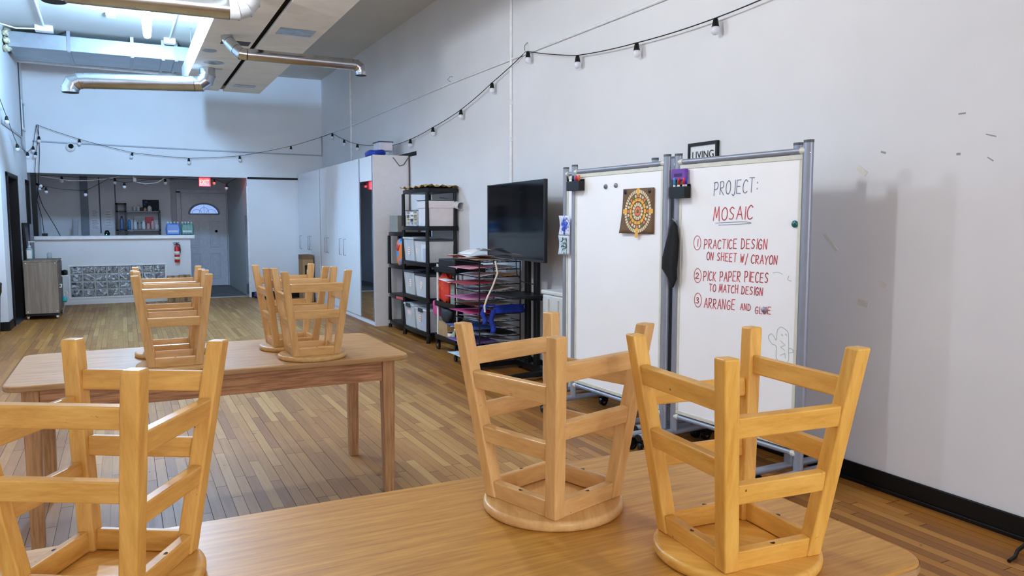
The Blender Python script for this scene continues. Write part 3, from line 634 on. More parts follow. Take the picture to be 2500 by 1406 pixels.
# ------------------------------------------------------------------ rolling whiteboards
panel_m = mat('whiteboard', (247, 248, 251), .22, vary=.015, scale=2, coat=.2)
alu = mat('cream_frame', (214, 214, 202), .4)
tube_m = mat('grey_tube', (150, 156, 170), .36, .35, vary=.03)
cap_m = mat('grey_cap', (84, 88, 94), .5)
chrome = mat('chrome', (210, 212, 216), .15, 1.0)
def whiteboard(label, L, R, casters=True, H=1.868, tint=panel_m):
    L, R = Vector(L + (0,)), Vector(R + (0,)); u = (R - L).normalized(); ln = (R - L).length
    ang = math.atan2(u.y, u.x); c = (L + R) / 2; h = ln / 2
    t = thing('whiteboard', label, 'whiteboard', c, ang, 'rolling whiteboards')
    # local x runs from the left post to the right one, local -y looks into the room
    for s_ in (-1, 1):
        m = MB(); m.tube([(s_ * h, 0, .1), (s_ * h, 0, H - .012)], .0245, 18, squash=(.8, 1.15)); o = m.build('post', tube_m, t)
        m = MB(); m.tube([(s_ * h, 0, H - .014), (s_ * h, 0, H)], .0255, 18, squash=(.8, 1.15)); m.build('post_cap', cap_m, o)
        m = MB()
        for z in (1.80, .255, .24):
            for k in (-1, 1): m.lathe([(0, 0), (.005, 0), (.003, .003), (0, .004)], (s_ * (h + .019), k * .011, z), 8, R=Matrix.Rotation(s_ * PI / 2, 3, 'Y'))
        m.build('screw', chrome, o)
        m = MB(); m.tube([(s_ * h, -.29, .095), (s_ * h, .32, .095)], .024, 16, squash=(1.2, .8)); f = m.build('foot', tube_m, t)
        m = MB()
        for e in (-.295, .32): m.tube([(s_ * h, e, .095), (s_ * h, e + .006, .095)], .0245, 16, squash=(1.22, .84))
        m.build('foot_cap', black, f)
        for e in (-.255, .285):
            m = MB(); m.tube([(s_ * h, e, .085), (s_ * h, e, .06)], .012, 10); m.box((s_ * h - .026, e - .028, .035), (s_ * h - .018, e + .03, .075)); m.box((s_ * h + .018, e - .028, .035), (s_ * h + .026, e + .03, .075)); m.box((s_ * h - .026, e - .028, .066), (s_ * h + .026, e + .03, .076)); m.box((s_ * h - .02, e + .03, .055), (s_ * h + .02, e + .05, .063))
            k = m.build('caster', black, t, bevel=.003)
            m = MB(); m.tube([(s_ * h - .014, e, .0335), (s_ * h + .014, e, .0335)], .033, 24); w = m.build('wheel', black, k)
        m = MB(); m.tube([(s_ * h - .016, .285, .0335), (s_ * h + .016, .285, .0335)], .014, 16); m.tube([(s_ * h - .016, -.255, .0335), (s_ * h + .016, -.255, .0335)], .014, 16); m.build('wheel_hub', chrome, t)
    for z, n in ((1.815, 'top_rail'), (.20, 'bottom_rail')):
        m = MB(); m.tube([(-h + .012, 0, z), (h - .012, 0, z)], .0155, 14); r_ = m.build(n, tube_m, t)
        for s_ in (-1, 1): m = MB(); m.tube([(s_ * (h - .012), 0, z), (s_ * (h - .045), 0, z)], .0185, 14); m.build('rail_collar', alu, r_)
    zb, zt, w = .222, 1.795, h - .026
    m = MB(); m.box((-w + .014, -.008, zb + .014), (w - .014, .008, zt - .014)); p = m.build('panel', tint, t)
    m = MB()
    for lo, hi in (((-w, zb), (w, zb + .024)), ((-w, zt - .026), (w, zt)), ((-w, zb + .024), (-w + .02, zt - .026)), ((w - .02, zb + .024), (w, zt - .026))): m.box((lo[0], -.0125, lo[1]), (hi[0], .0125, hi[1]))
    m.build('panel_frame', alu, t, bevel=.003)
    return t, p, h
G1 = ((3.122, 3.872), (3.188, 2.905)); G2 = ((3.043, 4.985), (3.092, 3.945))
wb1, panel1, h1 = whiteboard('right rolling whiteboard with the handwritten mosaic project steps', *G1)
wb2, panel2, h2 = whiteboard('left rolling whiteboard with a paper mosaic pinned to it', *G2)
whiteboard('rear rolling whiteboard half hidden behind the one with the mosaic', (3.128, 5.255), (3.19, 4.2))
whiteboard('rear rolling whiteboard hidden behind the one with the project steps', (3.235, 4.05), (3.258, 3.04))

# handwriting: each letter as strokes on a unit box
GL = {'A': [[(0, 0), (.45, 1), (.9, 0)], [(.18, .38), (.74, .36)]], 'C': [[(.8, .86), (.5, 1), (.15, .8), (0, .45), (.15, .1), (.5, 0), (.82, .12)]],
      'D': [[(0, 0), (0, 1)], [(-.08, 1), (.4, .95), (.75, .6), (.7, .25), (.35, .02), (-.05, 0)]], 'E': [[(.75, 1), (.02, .98), (0, .02), (.78, 0)], [(.02, .52), (.6, .53)]],
      'G': [[(.78, .85), (.45, 1), (.1, .75), (.02, .35), (.3, 0), (.75, .1), (.78, .42), (.42, .42)]], 'H': [[(0, 0), (.02, 1)], [(.75, 0), (.76, 1)], [(0, .5), (.76, .52)]],
      'I': [[(.12, 0), (.14, 1)]], 'J': [[(.55, 1), (.56, .2), (.35, -.12), (.05, -.02)]], 'K': [[(0, 0), (0, 1)], [(.7, 1), (.03, .45), (.75, -.02)]],
      'L': [[(0, 1), (.02, 0), (.7, .02)]], 'M': [[(0, -.02), (.18, 1), (.5, .2), (.82, 1.02), (.98, -.05)]], 'N': [[(0, 0), (.03, 1), (.7, 0), (.76, 1)]],
      'O': [[(.45, 1), (.1, .8), (0, .45), (.14, .1), (.45, 0), (.78, .15), (.88, .5), (.75, .86), (.45, 1)]], 'P': [[(.02, -.05), (.05, 1)], [(-.1, .95), (.5, 1), (.75, .78), (.6, .5), (.08, .42)]],
      'R': [[(0, 0), (.04, 1)], [(-.06, .97), (.5, 1), (.7, .76), (.5, .52), (.06, .46), (.78, -.04)]], 'S': [[(.72, .88), (.4, 1), (.08, .78), (.3, .54), (.68, .34), (.5, .04), (.02, .06)]],
      'T': [[(-.05, 1), (.85, .99)], [(.4, 1), (.4, 0)]], 'U': [[(0, 1), (.04, .2), (.35, 0), (.7, .2), (.74, 1)]], 'W': [[(0, 1), (.2, 0), (.42, .7), (.65, 0), (.9, 1)]],
      'Y': [[(0, 1), (.4, .5)], [(.85, 1), (.4, .5), (.36, -.05)]], '/': [[(.1, -.25), (.65, 1.15)]], ':': [[(.25, .72), (.25, .64)], [(.25, .28), (.25, .2)]],
      '1': [[(.3, 0), (.34, 1)]], '2': [[(.05, .75), (.35, 1), (.68, .75), (.4, .35), (0, 0), (.8, .02)]], '3': [[(.1, .9), (.5, 1), (.6, .72), (.25, .55), (.68, .34), (.5, .02), (.02, .06)]]}
WD = {'I': .34, 'M': 1.12, 'W': 1.05, ':': .5, '/': .75, ' ': .62, '1': .6, 'J': .72, 'L': .8}
def smooth_pts(P, n=4):
    if len(P) < 3: return P
    Q = [P[0]] + list(P) + [P[-1]]; out = []
    for i in range(1, len(Q) - 2):
        a, b, c, d = Q[i - 1], Q[i], Q[i + 1], Q[i + 2]
        for k in range(n):
            t_ = k / n; out.append(tuple(.5 * (2 * b[j] + (c[j] - a[j]) * t_ + (2 * a[j] - 5 * b[j] + 4 * c[j] - d[j]) * t_ ** 2 + (-a[j] + 3 * b[j] - 3 * c[j] + d[j]) * t_ ** 3) for j in (0, 1)))
    return out + [P[-1]]
def stroke(mb, P, w, y):
    """flat felt-pen line lying just off the panel at depth y"""
    for a, b in zip(P, P[1:]):
        d = Vector((b[0] - a[0], b[1] - a[1])); 
        if d.length < 1e-6: continue
        d.normalize(); n = Vector((-d.y, d.x)) * w / 2; e = d * w * .35
        A = [(a[0] - e.x + n.x, a[1] - e.y + n.y), (a[0] - e.x - n.x, a[1] - e.y - n.y), (b[0] + e.x - n.x, b[1] + e.y - n.y), (b[0] + e.x + n.x, b[1] + e.y + n.y)]
        mb.add([(p[0], y, p[1]) for p in A] + [(p[0], y + .0006, p[1]) for p in A], [(0, 1, 2, 3), (7, 6, 5, 4), (0, 4, 5, 1), (1, 5, 6, 2), (2, 6, 7, 3), (3, 7, 4, 0)])
def write(mb, text, u0, u1, z0, z1, hh, w, off, y=-.0092, curved=True):
    tot = sum(WD.get(c, .98) for c in text) - .2; k = (u1 - u0) / tot; x = 0
    for c in text:
        f = x / tot; zb = z0 + (z1 - z0) * f; jit = rnd.uniform(-.03, .03) * hh; hs = hh * rnd.uniform(.94, 1.06)
        for s_ in GL.get(c, []):
            P = s_ if (c in 'AEHIKLMNTWY/' or len(s_) < 3) else smooth_pts(s_)
            stroke(mb, [(off + u0 + k * (x + p[0] * .82) + (p[1] - .5) * .06 * hh, zb + jit + p[1] * hs) for p in P], w, y)
        x += WD.get(c, .98)
o1 = -h1
ink_grey = mat('grey_ink', (128, 140, 164), .6); ink_red = mat('red_ink', (206, 82, 94), .6); ink_green = mat('pale_green_ink', (176, 208, 196), .6)
m = MB(); write(m, 'PROJECT:', .318, .648, 1.602, 1.612, .078, .0052, o1); m.build('grey_handwriting', ink_grey, panel1); m = MB()
stroke(m, smooth_pts([(o1 + .335, 1.436), (o1 + .42, 1.441), (o1 + .56, 1.444), (o1 + .60, 1.436), (o1 + .45, 1.428), (o1 + .36, 1.424)]), .0035, -.0092); m.build('underline', ink_grey, panel1)
m = MB(); write(m, 'MOSAIC', .318, .622, 1.452, 1.462, .074, .006, o1)
W1 = .0052
write(m, 'PRACTICE DESIGN', .246, .728, 1.284, 1.296, .054, W1, o1); write(m, 'ON SHEET W/ CRAYON', .27, .80, 1.216, 1.212, .046, W1, o1)
write(m, 'PICK PAPER PIECES', .246, .742, 1.09, 1.112, .056, W1, o1); write(m, 'TO MATCH DESIGN', .296, .706, 1.03, 1.036, .045, W1, o1)
write(m, 'ARRANGE', .258, .506, .926, .936, .056, W1, o1); write(m, 'AND', .543, .622, .94, .944, .036, .0045, o1); write(m, 'GLUE', .652, .766, .932, .937, .04, .0042, o1)
for c, (u, z, hh) in {'1': (.187, 1.316, .05), '2': (.196, 1.116, .044), '3': (.202, .966, .044)}.items():
    write(m, c, u - .016, u + .016, z - hh * .42, z - hh * .42, hh * .8, W1, o1)
    stroke(m, [(o1 + u + .030 * math.cos(a) , z + .043 * math.sin(a)) for a in [2 * PI * i / 24 for i in range(25)]], .0042, -.0092)
m.build('red_handwriting', ink_red, panel1)
m = MB(); ox = o1 + .835
stroke(m, smooth_pts([(ox + .04, .86), (ox + .0, .875), (ox - .025, .85), (ox - .03, .80), (ox - .06, .83), (ox - .085, .81), (ox - .06, .775), (ox - .03, .765), (ox - .025, .70), (ox + .02, .675), (ox + .055, .70), (ox + .055, .76), (ox + .075, .765), (ox + .085, .75), (ox + .06, .742)]), .0035, -.0092)
stroke(m, smooth_pts([(ox + .055, .76), (ox + .05, .84), (ox + .04, .86)]), .0035, -.0092)
stroke(m, [(ox + .0, .80), (ox + .03, .78), (ox + .0, .765), (ox + .03, .75)], .003, -.0092); stroke(m, [(ox, .72), (ox + .03, .735), (ox + .035, .71)], .003, -.0092)
stroke(m, [(ox + .005, .835), (ox + .012, .83)], .006, -.0092); stroke(m, [(ox + .03, .84), (ox + .038, .835)], .006, -.0092)
m.build('green_doodle', ink_green, panel1); m = MB(); stroke(m, smooth_pts([(o1 + .77, 1.165), (o1 + .80, 1.172), (o1 + .835, 1.162)]), .003, -.0092); m.build('green_dash', ink_green, panel1); m = MB(); stroke(m, smooth_pts([(o1 + .875, 1.155), (o1 + .87, 1.135), (o1 + .895, 1.13)]), .003, -.0092)
m.build('green_tick', ink_green, panel1)
def on_board(wb, u, z, d=-.0125): return WM[wb.name] @ Vector((u, d, z))
def magnet(wb, h, u, z, rgb, label, r=.017, d=.012):
    p = on_board(wb, -h + u, z, -.008); m = MB(); R = rotz(wb.rotation_euler.z) @ Matrix.Rotation(PI / 2, 3, 'X')
    m.lathe([(0, 0), (r, 0), (r * 1.02, d * .5), (r * .8, d), (0, d * 1.1)], p, 18, R=R)
    m.lathe([(0, d * 1.05), (r * .45, d * 1.05), (r * .4, d * 1.3), (0, d * 1.35)], p, 12, R=R)
    tag(m.build('magnet', mat('magnet_%d%d%d' % rgb, rgb, .25, .1, coat=.3), origin=p), label, 'magnet', 'magnets on the whiteboards')
magnet(wb1, h1, .906, 1.433, (18, 104, 108), 'teal round magnet near the right edge of the project whiteboard', .019)
magnet(wb1, h1, .718, .957, (150, 140, 160), 'pale magnet covering a letter of the last handwritten word', .017)
magnet(wb2, h2, .405, 1.69, (112, 122, 138), 'left grey magnet at the top of the mosaic whiteboard')
magnet(wb2, h2, .523, 1.694, (142, 146, 154), 'right grey magnet at the top of the mosaic whiteboard')
# loose sheet with a paper mosaic (rings of cut squares and a cross)
t = thing('mosaic_picture', 'brown paper sheet with a round mosaic of yellow, cream and red squares', 'picture', on_board(wb2, -h2 + .775, 1.515), wb2.rotation_euler.z)
W_, H_ = .162, .15
def mos(uu, v):
    x = -W_ - .018 * (1 - v) ** 2 * (1 - uu) + uu * (2 * W_ + .018 * (1 - v) ** 2 * (1 - uu)); return (x, -.003 - .02 * (1 - v) ** 2 * (1 - uu) , -H_ + v * 2 * H_)
m = MB(); m.sheet(mos, 10, 10, .0008); m.build('backing_sheet', mat('brown_paper', (112, 84, 58), .8), t)
ym, cm_, rm, gm = mat('paper_yellow', (236, 178, 66), .7), mat('paper_cream', (226, 212, 178), .7), mat('paper_coral', (228, 128, 84), .7), mat('paper_green', (104, 128, 76), .7)
m = MB()
def tile(u, v, w, hgt, a, mi):
    c, s_ = math.cos(a), math.sin(a); pts4 = []
    for i, j in ((-1, -1), (1, -1), (1, 1), (-1, 1)):
        x, z = u + (i * w * c - j * hgt * s_) / 2, v + (i * w * s_ + j * hgt * c) / 2
        x *= .95; yy = mos((x + W_) / (2 * W_), (z + H_) / (2 * H_))[1] - .0018; pts4.append((x, yy, z))
    m.add(pts4 + [(p[0], p[1] + .0009, p[2]) for p in pts4], [(0, 1, 2, 3), (7, 6, 5, 4), (0, 4, 5, 1), (1, 5, 6, 2), (2, 6, 7, 3), (3, 7, 4, 0)], mi)
cy_ = -.002; 
for (R_, n_, w_, h_, cols) in ((.022, 8, .016, .018, [2]), (.047, 14, .016, .021, [1]), (.077, 14, .029, .02, [0]), (.103, 24, .017, .018, [2, 1, 3, 2, 1, 1]), (.132, 44, .0135, .022, [1])):
    for i in range(n_):
        a = 2 * PI * i / n_
        if R_ > .12 and (abs(math.sin(a)) < .12 or abs(math.cos(a)) < .12): continue
        tile(R_ * math.cos(a), cy_ + R_ * math.sin(a), h_, w_, a, cols[i % len(cols)])
tile(0, cy_, .012, .012, .6, 3)
for sx, sz in ((1, 0), (-1, 0), (0, 1), (0, -1)):
    for k in range(3 if sz == -1 else 2): tile(sx * (.128 + .022 * k), cy_ + sz * (.122 + .0215 * k), .021 if sx else .03, .03 if sx else .0205, 0, 0)
m.build('paper_tiles', [ym, cm_, rm, gm], t)
magnet(wb2, h2, .637, 1.643, (34, 44, 78), 'dark blue magnet holding the top left corner of the mosaic', .016, .014)
magnet(wb2, h2, .892, 1.643, (40, 38, 44), 'black magnet holding the top right corner of the mosaic', .016, .014)
# pen holders
def pen_holder(wb, h, u0, u1, z0, z1, label):
    c = on_board(wb, -h + (u0 + u1) / 2, z0, -.0125); t = thing('pen_holder', label, 'pen holder', c, wb.rotation_euler.z)
    w = (u1 - u0) / 2; H = z1 - z0; m = MB()
    m.box((-w, -.05, 0), (w, 0, .003)); m.box((-w, -.05, 0), (w, -.047, H)); m.box((-w, -.003, 0), (w, 0, H + .015)); m.box((-w, -.05, 0), (-w + .003, 0, H)); m.box((w - .003, -.05, 0), (w, 0, H)); m.box((w * .35, -.05, 0), (w * .35 + .003, 0, H))
    m.build('cup', black, t, bevel=.002); return c, wb.rotation_euler.z, w, H
def pen(base, rz, x, y, H, tilt, cap, label):
    p = base + rotz(rz) @ Vector((x, y, .006)); t = thing('marker', label, 'marker', p, rz, 'markers in the pen holders'); R = Matrix.Rotation(tilt, 3, 'Y')
    m = MB(); m.lathe([(0, 0), (.0075, 0), (.0075, H), (.006, H + .004), (0, H + .004)], n=12, R=R); m.build('barrel', mat('pen_white', (230, 230, 232), .35), t)
    m = MB(); m.lathe([(0, H + .002), (.0082, H + .002), (.0078, H + .042), (.005, H + .047), (0, H + .047)], n=12, R=R); m.build('cap', mat('pen_%d_%d_%d' % cap, cap, .35), t)
b_, rz_, w_, H_b = pen_holder(wb1, h1, -.012, .125, 1.59, 1.66, 'black pen holder of bright markers on the project whiteboard')
for x, yy, tl, c, nm in ((-.054, -.018, -.02, (205, 228, 236), 'pale blue'), (-.04, -.034, .0, (60, 150, 210), 'blue'), (-.024, -.02, .05, (96, 176, 96), 'green'), (-.006, -.03, .03, (190, 26, 46), 'dark red'), (.008, -.018, .28, (236, 92, 36), 'orange'), (.03, -.03, .1, (228, 44, 52), 'red'), (.046, -.02, .02, (46, 60, 190), 'royal blue')):
    pen(b_, rz_, x, yy, .075, tl, c, nm + ' capped marker in the holder on the project whiteboard')
b_, rz_, w_, H_b = pen_holder(wb2, h2, -.02, .145, 1.672, 1.742, 'black pen holder with dark and red markers on the mosaic whiteboard')
for x, yy, tl, c, nm in ((-.075, -.03, -.22, (22, 24, 28), 'black'), (-.022, -.03, -.02, (32, 32, 84), 'navy'), (-.004, -.02, .02, (40, 36, 98), 'indigo'), (.02, -.03, .0, (214, 52, 84), 'crimson'), (.038, -.02, .02, (226, 70, 62), 'scarlet'), (.055, -.03, .03, (240, 104, 62), 'coral')):
    pen(b_, rz_, x, yy, .06, tl, c, nm + ' capped marker in the holder on the mosaic whiteboard')
c = on_board(wb1, -h1 + .045, 1.735, -.03); m = MB(); Rz = rotz(wb1.rotation_euler.z)
m.box((c.x - .062, c.y - .014, c.z - .035), (c.x + .062, c.y + .014, c.z + .035), R=Rz); t = tag(m.build('board_eraser', mat('purple_felt', (112, 72, 168), .75), origin=c, bevel=.006), 'purple board eraser standing above the bright markers', 'eraser')
m = MB(); d = Rz @ Vector((0, -.0145, 0)); q = c + d; m.box((q.x - .034, q.y - .001, q.z - .012), (q.x + .034, q.y + .001, q.z + .006), R=Rz); m.build('print', mat('eraser_print', (52, 30, 96), .7), t, world=True)
# black cloth hanging from a hook on the left post
cl = mat('black_cloth', (12, 11, 14), .9, vary=.2)
c = on_board(wb1, -h1 + .012, 1.446, -.035); m = MB(); Rz = rotz(wb1.rotation_euler.z)
V = [(0.0, .0, .012), (.07, .028, .016), (.28, .052, .024), (.55, .066, .03), (.72, .062, .03), (.86, .035, .024), (1.0, .006, .01)]
P = []; n = 16
for f, hw_, th in V:
    mid = -.002 if f < .3 else -.012; lean = -.028 * min(1, f / .7) + (.03 if f > .85 else 0)
    P.append([c + Rz @ Vector((lean + hw_ * math.cos(2 * PI * j / n) + .004 * math.cos(3 * (2 * PI * j / n)) * (f > .1), mid + th * math.sin(2 * PI * j / n) * (.7 + .3 * math.cos(4 * PI * j / n)), -f * .415)) for j in range(n)])
m.add([q for r_ in P for q in r_], [(i * n + j, i * n + (j + 1) % n, (i + 1) * n + (j + 1) % n, (i + 1) * n + j) for i in range(len(P) - 1) for j in range(n)], 0, True)
m.add(P[0], [tuple(range(n))], 0); m.add(P[-1], [tuple(range(n))], 0)
tag(m.build('cloth', cl, origin=c), 'black cloth hanging on the left post of the project whiteboard', 'cloth')
m = MB(); p0 = on_board(wb1, -h1 + .012, 1.452, -.012); m.tube([p0, p0 + Rz @ Vector((0, -.03, 0)), p0 + Rz @ Vector((0, -.045, .012))], .004, 6); m.build('cloth_hook', chrome, wb1, world=True)
# pictures clipped to the rear board
def picture(label, y0, y1, z0, z1, mm, x=3.085):
    m = MB(); m.sheet(lambda u, v: (x + .012 * math.sin(3 * v) * u, y0 + (y1 - y0) * u, z0 + (z1 - z0) * v), 6, 8, .0009); return tag(m.build('picture', mm, origin=(x, (y0 + y1) / 2, z1)), label, 'picture')
def blot_mat(name, bgc, ink, scale, thr, cx_=None):
    m, nt, b = _new(name); v = _coords(nt, shift=False); n = _noise(nt, v, scale, 5, .7); f = _math(nt, 'GREATER_THAN', n, thr)
    if cx_:
        d = nt.nodes.new('ShaderNodeVectorMath'); d.operation = 'DISTANCE'; nt.links.new(v, d.inputs[0]); d.inputs[1].default_value = cx_
        f = _math(nt, 'MULTIPLY', _math(nt, 'GREATER_THAN', _math(nt, 'ADD', n, _math(nt, 'MULTIPLY', _math(nt, 'SUBTRACT', .06, d.outputs['Value']), 3.0)), thr), 1.0)
    nt.links.new(_mix(nt, f, _lin(bgc), _lin(ink)), b.inputs['Base Color']); b.inputs['Roughness'].default_value = .7; MATS[name] = m; return m
pic = picture('blue painted tree on white paper clipped to the rear left board', 5.12, 5.296, 1.338, 1.49, blot_mat('blue_tree_paint', (222, 226, 240), (44, 74, 190), 60, .52, (0, .0, -.07)))
m = MB(); m.box((3.078, 5.2, 1.342), (3.0825, 5.208, 1.40)); m.build('painted_trunk', mat('blue_trunk', (44, 70, 180), .7), pic, world=True)
pic = picture('white sheet with three small dark green stamped prints below the blue tree', 5.125, 5.303, 1.185, 1.335, mat('print_sheet', (206, 218, 232), .7))
for k in range(3):
    m = MB(); z = 1.30 - k * .045; m.box((3.079, 5.17 - .0 * k, z - .018), (3.083, 5.25, z + .02)); m.build('stamp', blot_mat('green_stamp', (196, 214, 216), (44, 76, 72), 50, .5) if 'green_stamp' not in MATS else MATS['green_stamp'], pic, world=True)
# framed sign behind the boards
t = thing('framed_sign', 'black framed white sign on the right wall peeking above the whiteboards', 'sign', (wallx(4.2), 4.19, 1.85))
xx = wallx(4.2); m = MB(); m.box((xx - .012, 4.055, 1.62), (xx, 4.325, 1.975)); m.build('sheet', white_trim, t, world=True)
m = MB()
for lo, hi in (((4.04, 1.60), (4.34, 1.622)), ((4.04, 1.968), (4.34, 1.99)), ((4.04, 1.622), (4.058, 1.968)), ((4.322, 1.622), (4.34, 1.968))): m.box((xx - .022, lo[0], lo[1]), (xx, hi[0], hi[1]))
m.build('frame', black_paint, t, world=True)
m = text_bm('LIVING', .073, .0006, lambda x, y, z: (xx - .0135 + z, 4.19 - x, 1.902 + y)); m.build('lettering', black_paint, t, world=True)
# ------------------------------------------------------------------ wardrobes
ward = mat('wardrobe_white', (234, 236, 240), .35, vary=.015)
mirror = mat('mirror', (200, 206, 210), .03, 1.0, vary=0)
def wardrobe(label, y0, y1, doors, near_panel=False, handles=()):
    t = thing('wardrobe', label, 'wardrobe', (3.3, (y0 + y1) / 2, 0), 0, 'white wardrobes along the right wall')
    x0, x1 = 3.052, wallx(y0) - .012; m = MB()
    m.box((x0 + .02, y0, 0), (x1, y0 + .02, 2.34)); m.box((x0 + .02, y1 - .02, 0), (x1, y1, 2.34)); m.box((x1 - .01, y0, 0), (x1, y1, 2.34)); m.box((x0 + .02, y0, 2.31), (x1, y1, 2.34)); m.box((x0 + .012, y0, 0), (x0 + .03, y1, .058))
    m.build('carcass', ward, t, world=True)
    for i, (a, b, kind) in enumerate(doors):
        m = MB(); m.box((x0, a + .002, .064), (x0 + .019, b - .002, 2.335)); d = m.build('door', ward, t, world=True, bevel=.0015)
        if kind == 'mirror':
            m = MB(); m.box((x0 - .005, a + .03, .07), (x0, b - .05, 2.0)); m.build('mirror_glass', mirror, d, world=True)
            m = MB(); m.box((x0 - .007, b - .048, .066), (x0, b - .008, 2.33)); m.box((x0 - .007, a + .004, .066), (x0, a + .03, 2.33)); m.build('mirror_frame', frame_grey, d, world=True)
    for y in handles:
        m = MB(); m.tube([(x0, y, .92), (x0 - .035, y, .92), (x0 - .035, y, 1.17), (x0, y, 1.17)], .0055, 8); m.build('handle', grey_metal, t, world=True)
    if near_panel:
        m = MB(); m.box((x0 - .004, y0 - .018, 0), (x1, y0, 2.342)); m.build('end_panel', mat('end_panel_white', (226, 224, 228), .4, vary=.02), t, world=True)
    return t
wardrobe('white wardrobe with mirror door nearest the shelving rack', 10.24, 12.38, [(10.25, 10.93, 'mirror'), (10.93, 11.88, ''), (11.88, 12.38, '')], True, (11.75, 12.0))
wardrobe('white wardrobe in the middle of the row with one handle pair', 12.385, 13.40, [(12.39, 12.89, ''), (12.89, 13.39, '')], False, (12.82, 12.96))
wardrobe('white wardrobe farthest along the row in the back right corner', 13.50, 15.235, [(13.51, 14.22, ''), (14.22, 14.93, ''), (14.93, 15.23, '')], False, (14.14, 14.30, 15.0))
m = MB(); m.box((3.06, 13.402, 0), (3.08, 13.498, 2.33)); tag(m.build('filler_strip', mat('filler_grey', (196, 200, 204), .4), origin=(3.07, 13.45, 0)), 'narrow grey filler strip between two wardrobes', 'filler')
# things on top of the near wardrobe
m = MB(); m.blob((3.2, 10.62, 2.39), (.115, .26, .045), seed=3, amp=.12); tag(m.build('bag', mat('blue_bag', (24, 60, 176), .3), origin=(3.2, 10.62, 2.342)), 'blue folded plastic bag on top of the near wardrobe', 'bag')
t = thing('basket', 'white rectangular basket with dark rim on top of the near wardrobe', 'basket', (3.3, 10.62, 2.42)); m = MB(); m.box((3.23, 10.5, 2.43), (3.42, 10.78, 2.545)); m.build('body', mat('basket_white', (226, 222, 232), .5), t, world=True, bevel=.01)
m = MB(); m.tube([(3.225, 10.495, 2.55), (3.425, 10.495, 2.55), (3.425, 10.785, 2.55), (3.225, 10.785, 2.55), (3.225, 10.495, 2.55)], .008, 6); m.build('rim', mat('basket_rim', (74, 82, 108), .5), t, world=True)
conduit('grey cable drooping down the end panel of the near wardrobe', [(3.3, 10.3, 2.35), (3.34, 10.205, 2.3), (3.42, 10.205, 2.2), (3.48, 10.205, 2.22), (3.55, 10.205, 2.32)], .006, mat('grey_cable', (88, 90, 94), .5), 'cable')
m = MB(); m.box((wallx(10) - .01, 9.93, 2.33), (wallx(10), 10.65, 2.385)); tag(m.build('wall_strip', black_paint, origin=(wallx(10), 10.3, 2.36)), 'short black strip on the right wall behind the blue bag', 'strip')
conduit('thin dark seam cable running down behind the wardrobe end panel', [(wallx(10.2) - .008, 10.19, 2.33), (wallx(10.2) - .008, 10.19, .4)], .006, mat('olive_cable', (70, 74, 56), .6), 'cable')
# boxes by the wardrobes
card = mat('cardboard', (176, 140, 98), .8, vary=.08); cardd = mat('cardboard_dark', (128, 100, 74), .8)
def carton(label, lo, hi, m_=card, tape=True, name='cardboard_box'):
    c = ((lo[0] + hi[0]) / 2, (lo[1] + hi[1]) / 2, lo[2]); t = thing(name, label, 'box', c); m = MB(); m.box(lo, hi); m.build('carton', m_, t, world=True, bevel=.003)
    if tape: m = MB(); m.box((c[0] - .025, lo[1] - .001, lo[2]), (c[0] + .025, hi[1] + .001, hi[2] + .001)); m.build('tape', cardd, t, world=True)
    return t
t = carton('tall brown carton standing against the white wardrobe doors', (2.83, 13.9, 0), (3.02, 14.25, .84), tape=False)
m = MB(); m.box((2.87, 13.898, .36), (3.01, 13.9, .66)); m.build('printed_patch', black_paint, t, world=True)
m = MB(); m.box((2.90, 13.896, .44), (2.96, 13.898, .58)); m.build('printed_label', white_trim, t, world=True)
m = MB(); m.box((2.829, 13.899, .76), (3.021, 14.251, .842)); m.build('lid_band', cardd, t, world=True)
carton('left brown carton on the floor by the bar counter end', (.67, 14.98, 0), (.86, 15.2, .46)); carton('right brown carton on the floor by the bar counter end', (.866, 14.98, 0), (1.06, 15.2, .47))
for i, x in enumerate((.69, .74, .80)):
    pass
t = thing('shoe_box', 'low black box with white lettering on the floor by the far wardrobe', 'box', (2.72, 14.95, 0)); m = MB(); m.box((2.52, 14.8, 0), (2.96, 15.1, .11)); m.build('body', black, t, world=True, bevel=.004)
m = MB(); m.box((2.6, 14.798, .04), (2.72, 14.8, .075)); m.build('print', white_trim, t, world=True)
m = MB(); m.blob((2.36, 15.0, .05), (.07, .1, .05), seed=9, amp=.2); tag(m.build('bag', mat('teal_bag', (60, 140, 140), .4), origin=(2.36, 15.0, 0)), 'small teal bag on the floor by the back wall', 'bag')
m = MB(); m.blob((2.22, 15.08, .06), (.06, .08, .06), seed=5, amp=.2); tag(m.build('bag', mat('dark_blue_bag', (40, 60, 130), .4), origin=(2.22, 15.08, 0)), 'small dark blue bag on the floor by the lobby corner', 'bag')

# ------------------------------------------------------------------ black plastic shelving
def shelf_unit(label, x0, x1, y0, y1, levels, H):
    t = thing('shelving_unit', label, 'shelving unit', ((x0 + x1) / 2, (y0 + y1) / 2, 0), 0, 'black plastic shelving units')
    for z in levels:
        b = .035; P = [(x1, y0), (x1, y1), (x0 + b, y1)] + [(x0 + b - 2 * b * math.sin(PI * i / 10) * .5, y1 + (y0 - y1) * i / 10) for i in range(1, 10)] + [(x0 + b, y0)]
        m = MB(); m.prism(P, z - .05, z - .006); n = len(P); m.prism([(p[0] + (.006 if p[0] < x1 - .01 else -.004), p[1]) for p in P], z - .006, z); m.build('shelf', black, t, world=True, bevel=.006)
    for x in (x0 + .03, x1 - .03):
        for y in (y0 + .03, y1 - .03):
            m = MB(); zs = [0] + list(levels)
            for a, b in zip(zs, zs[1:]):
                if b - a > .06: m.tube([(x, y, a), (x, y, a + .03), (x, y, b - .05)], [.026, .024, .021], 12)
            m.build('leg', black, t, world=True)
    return t
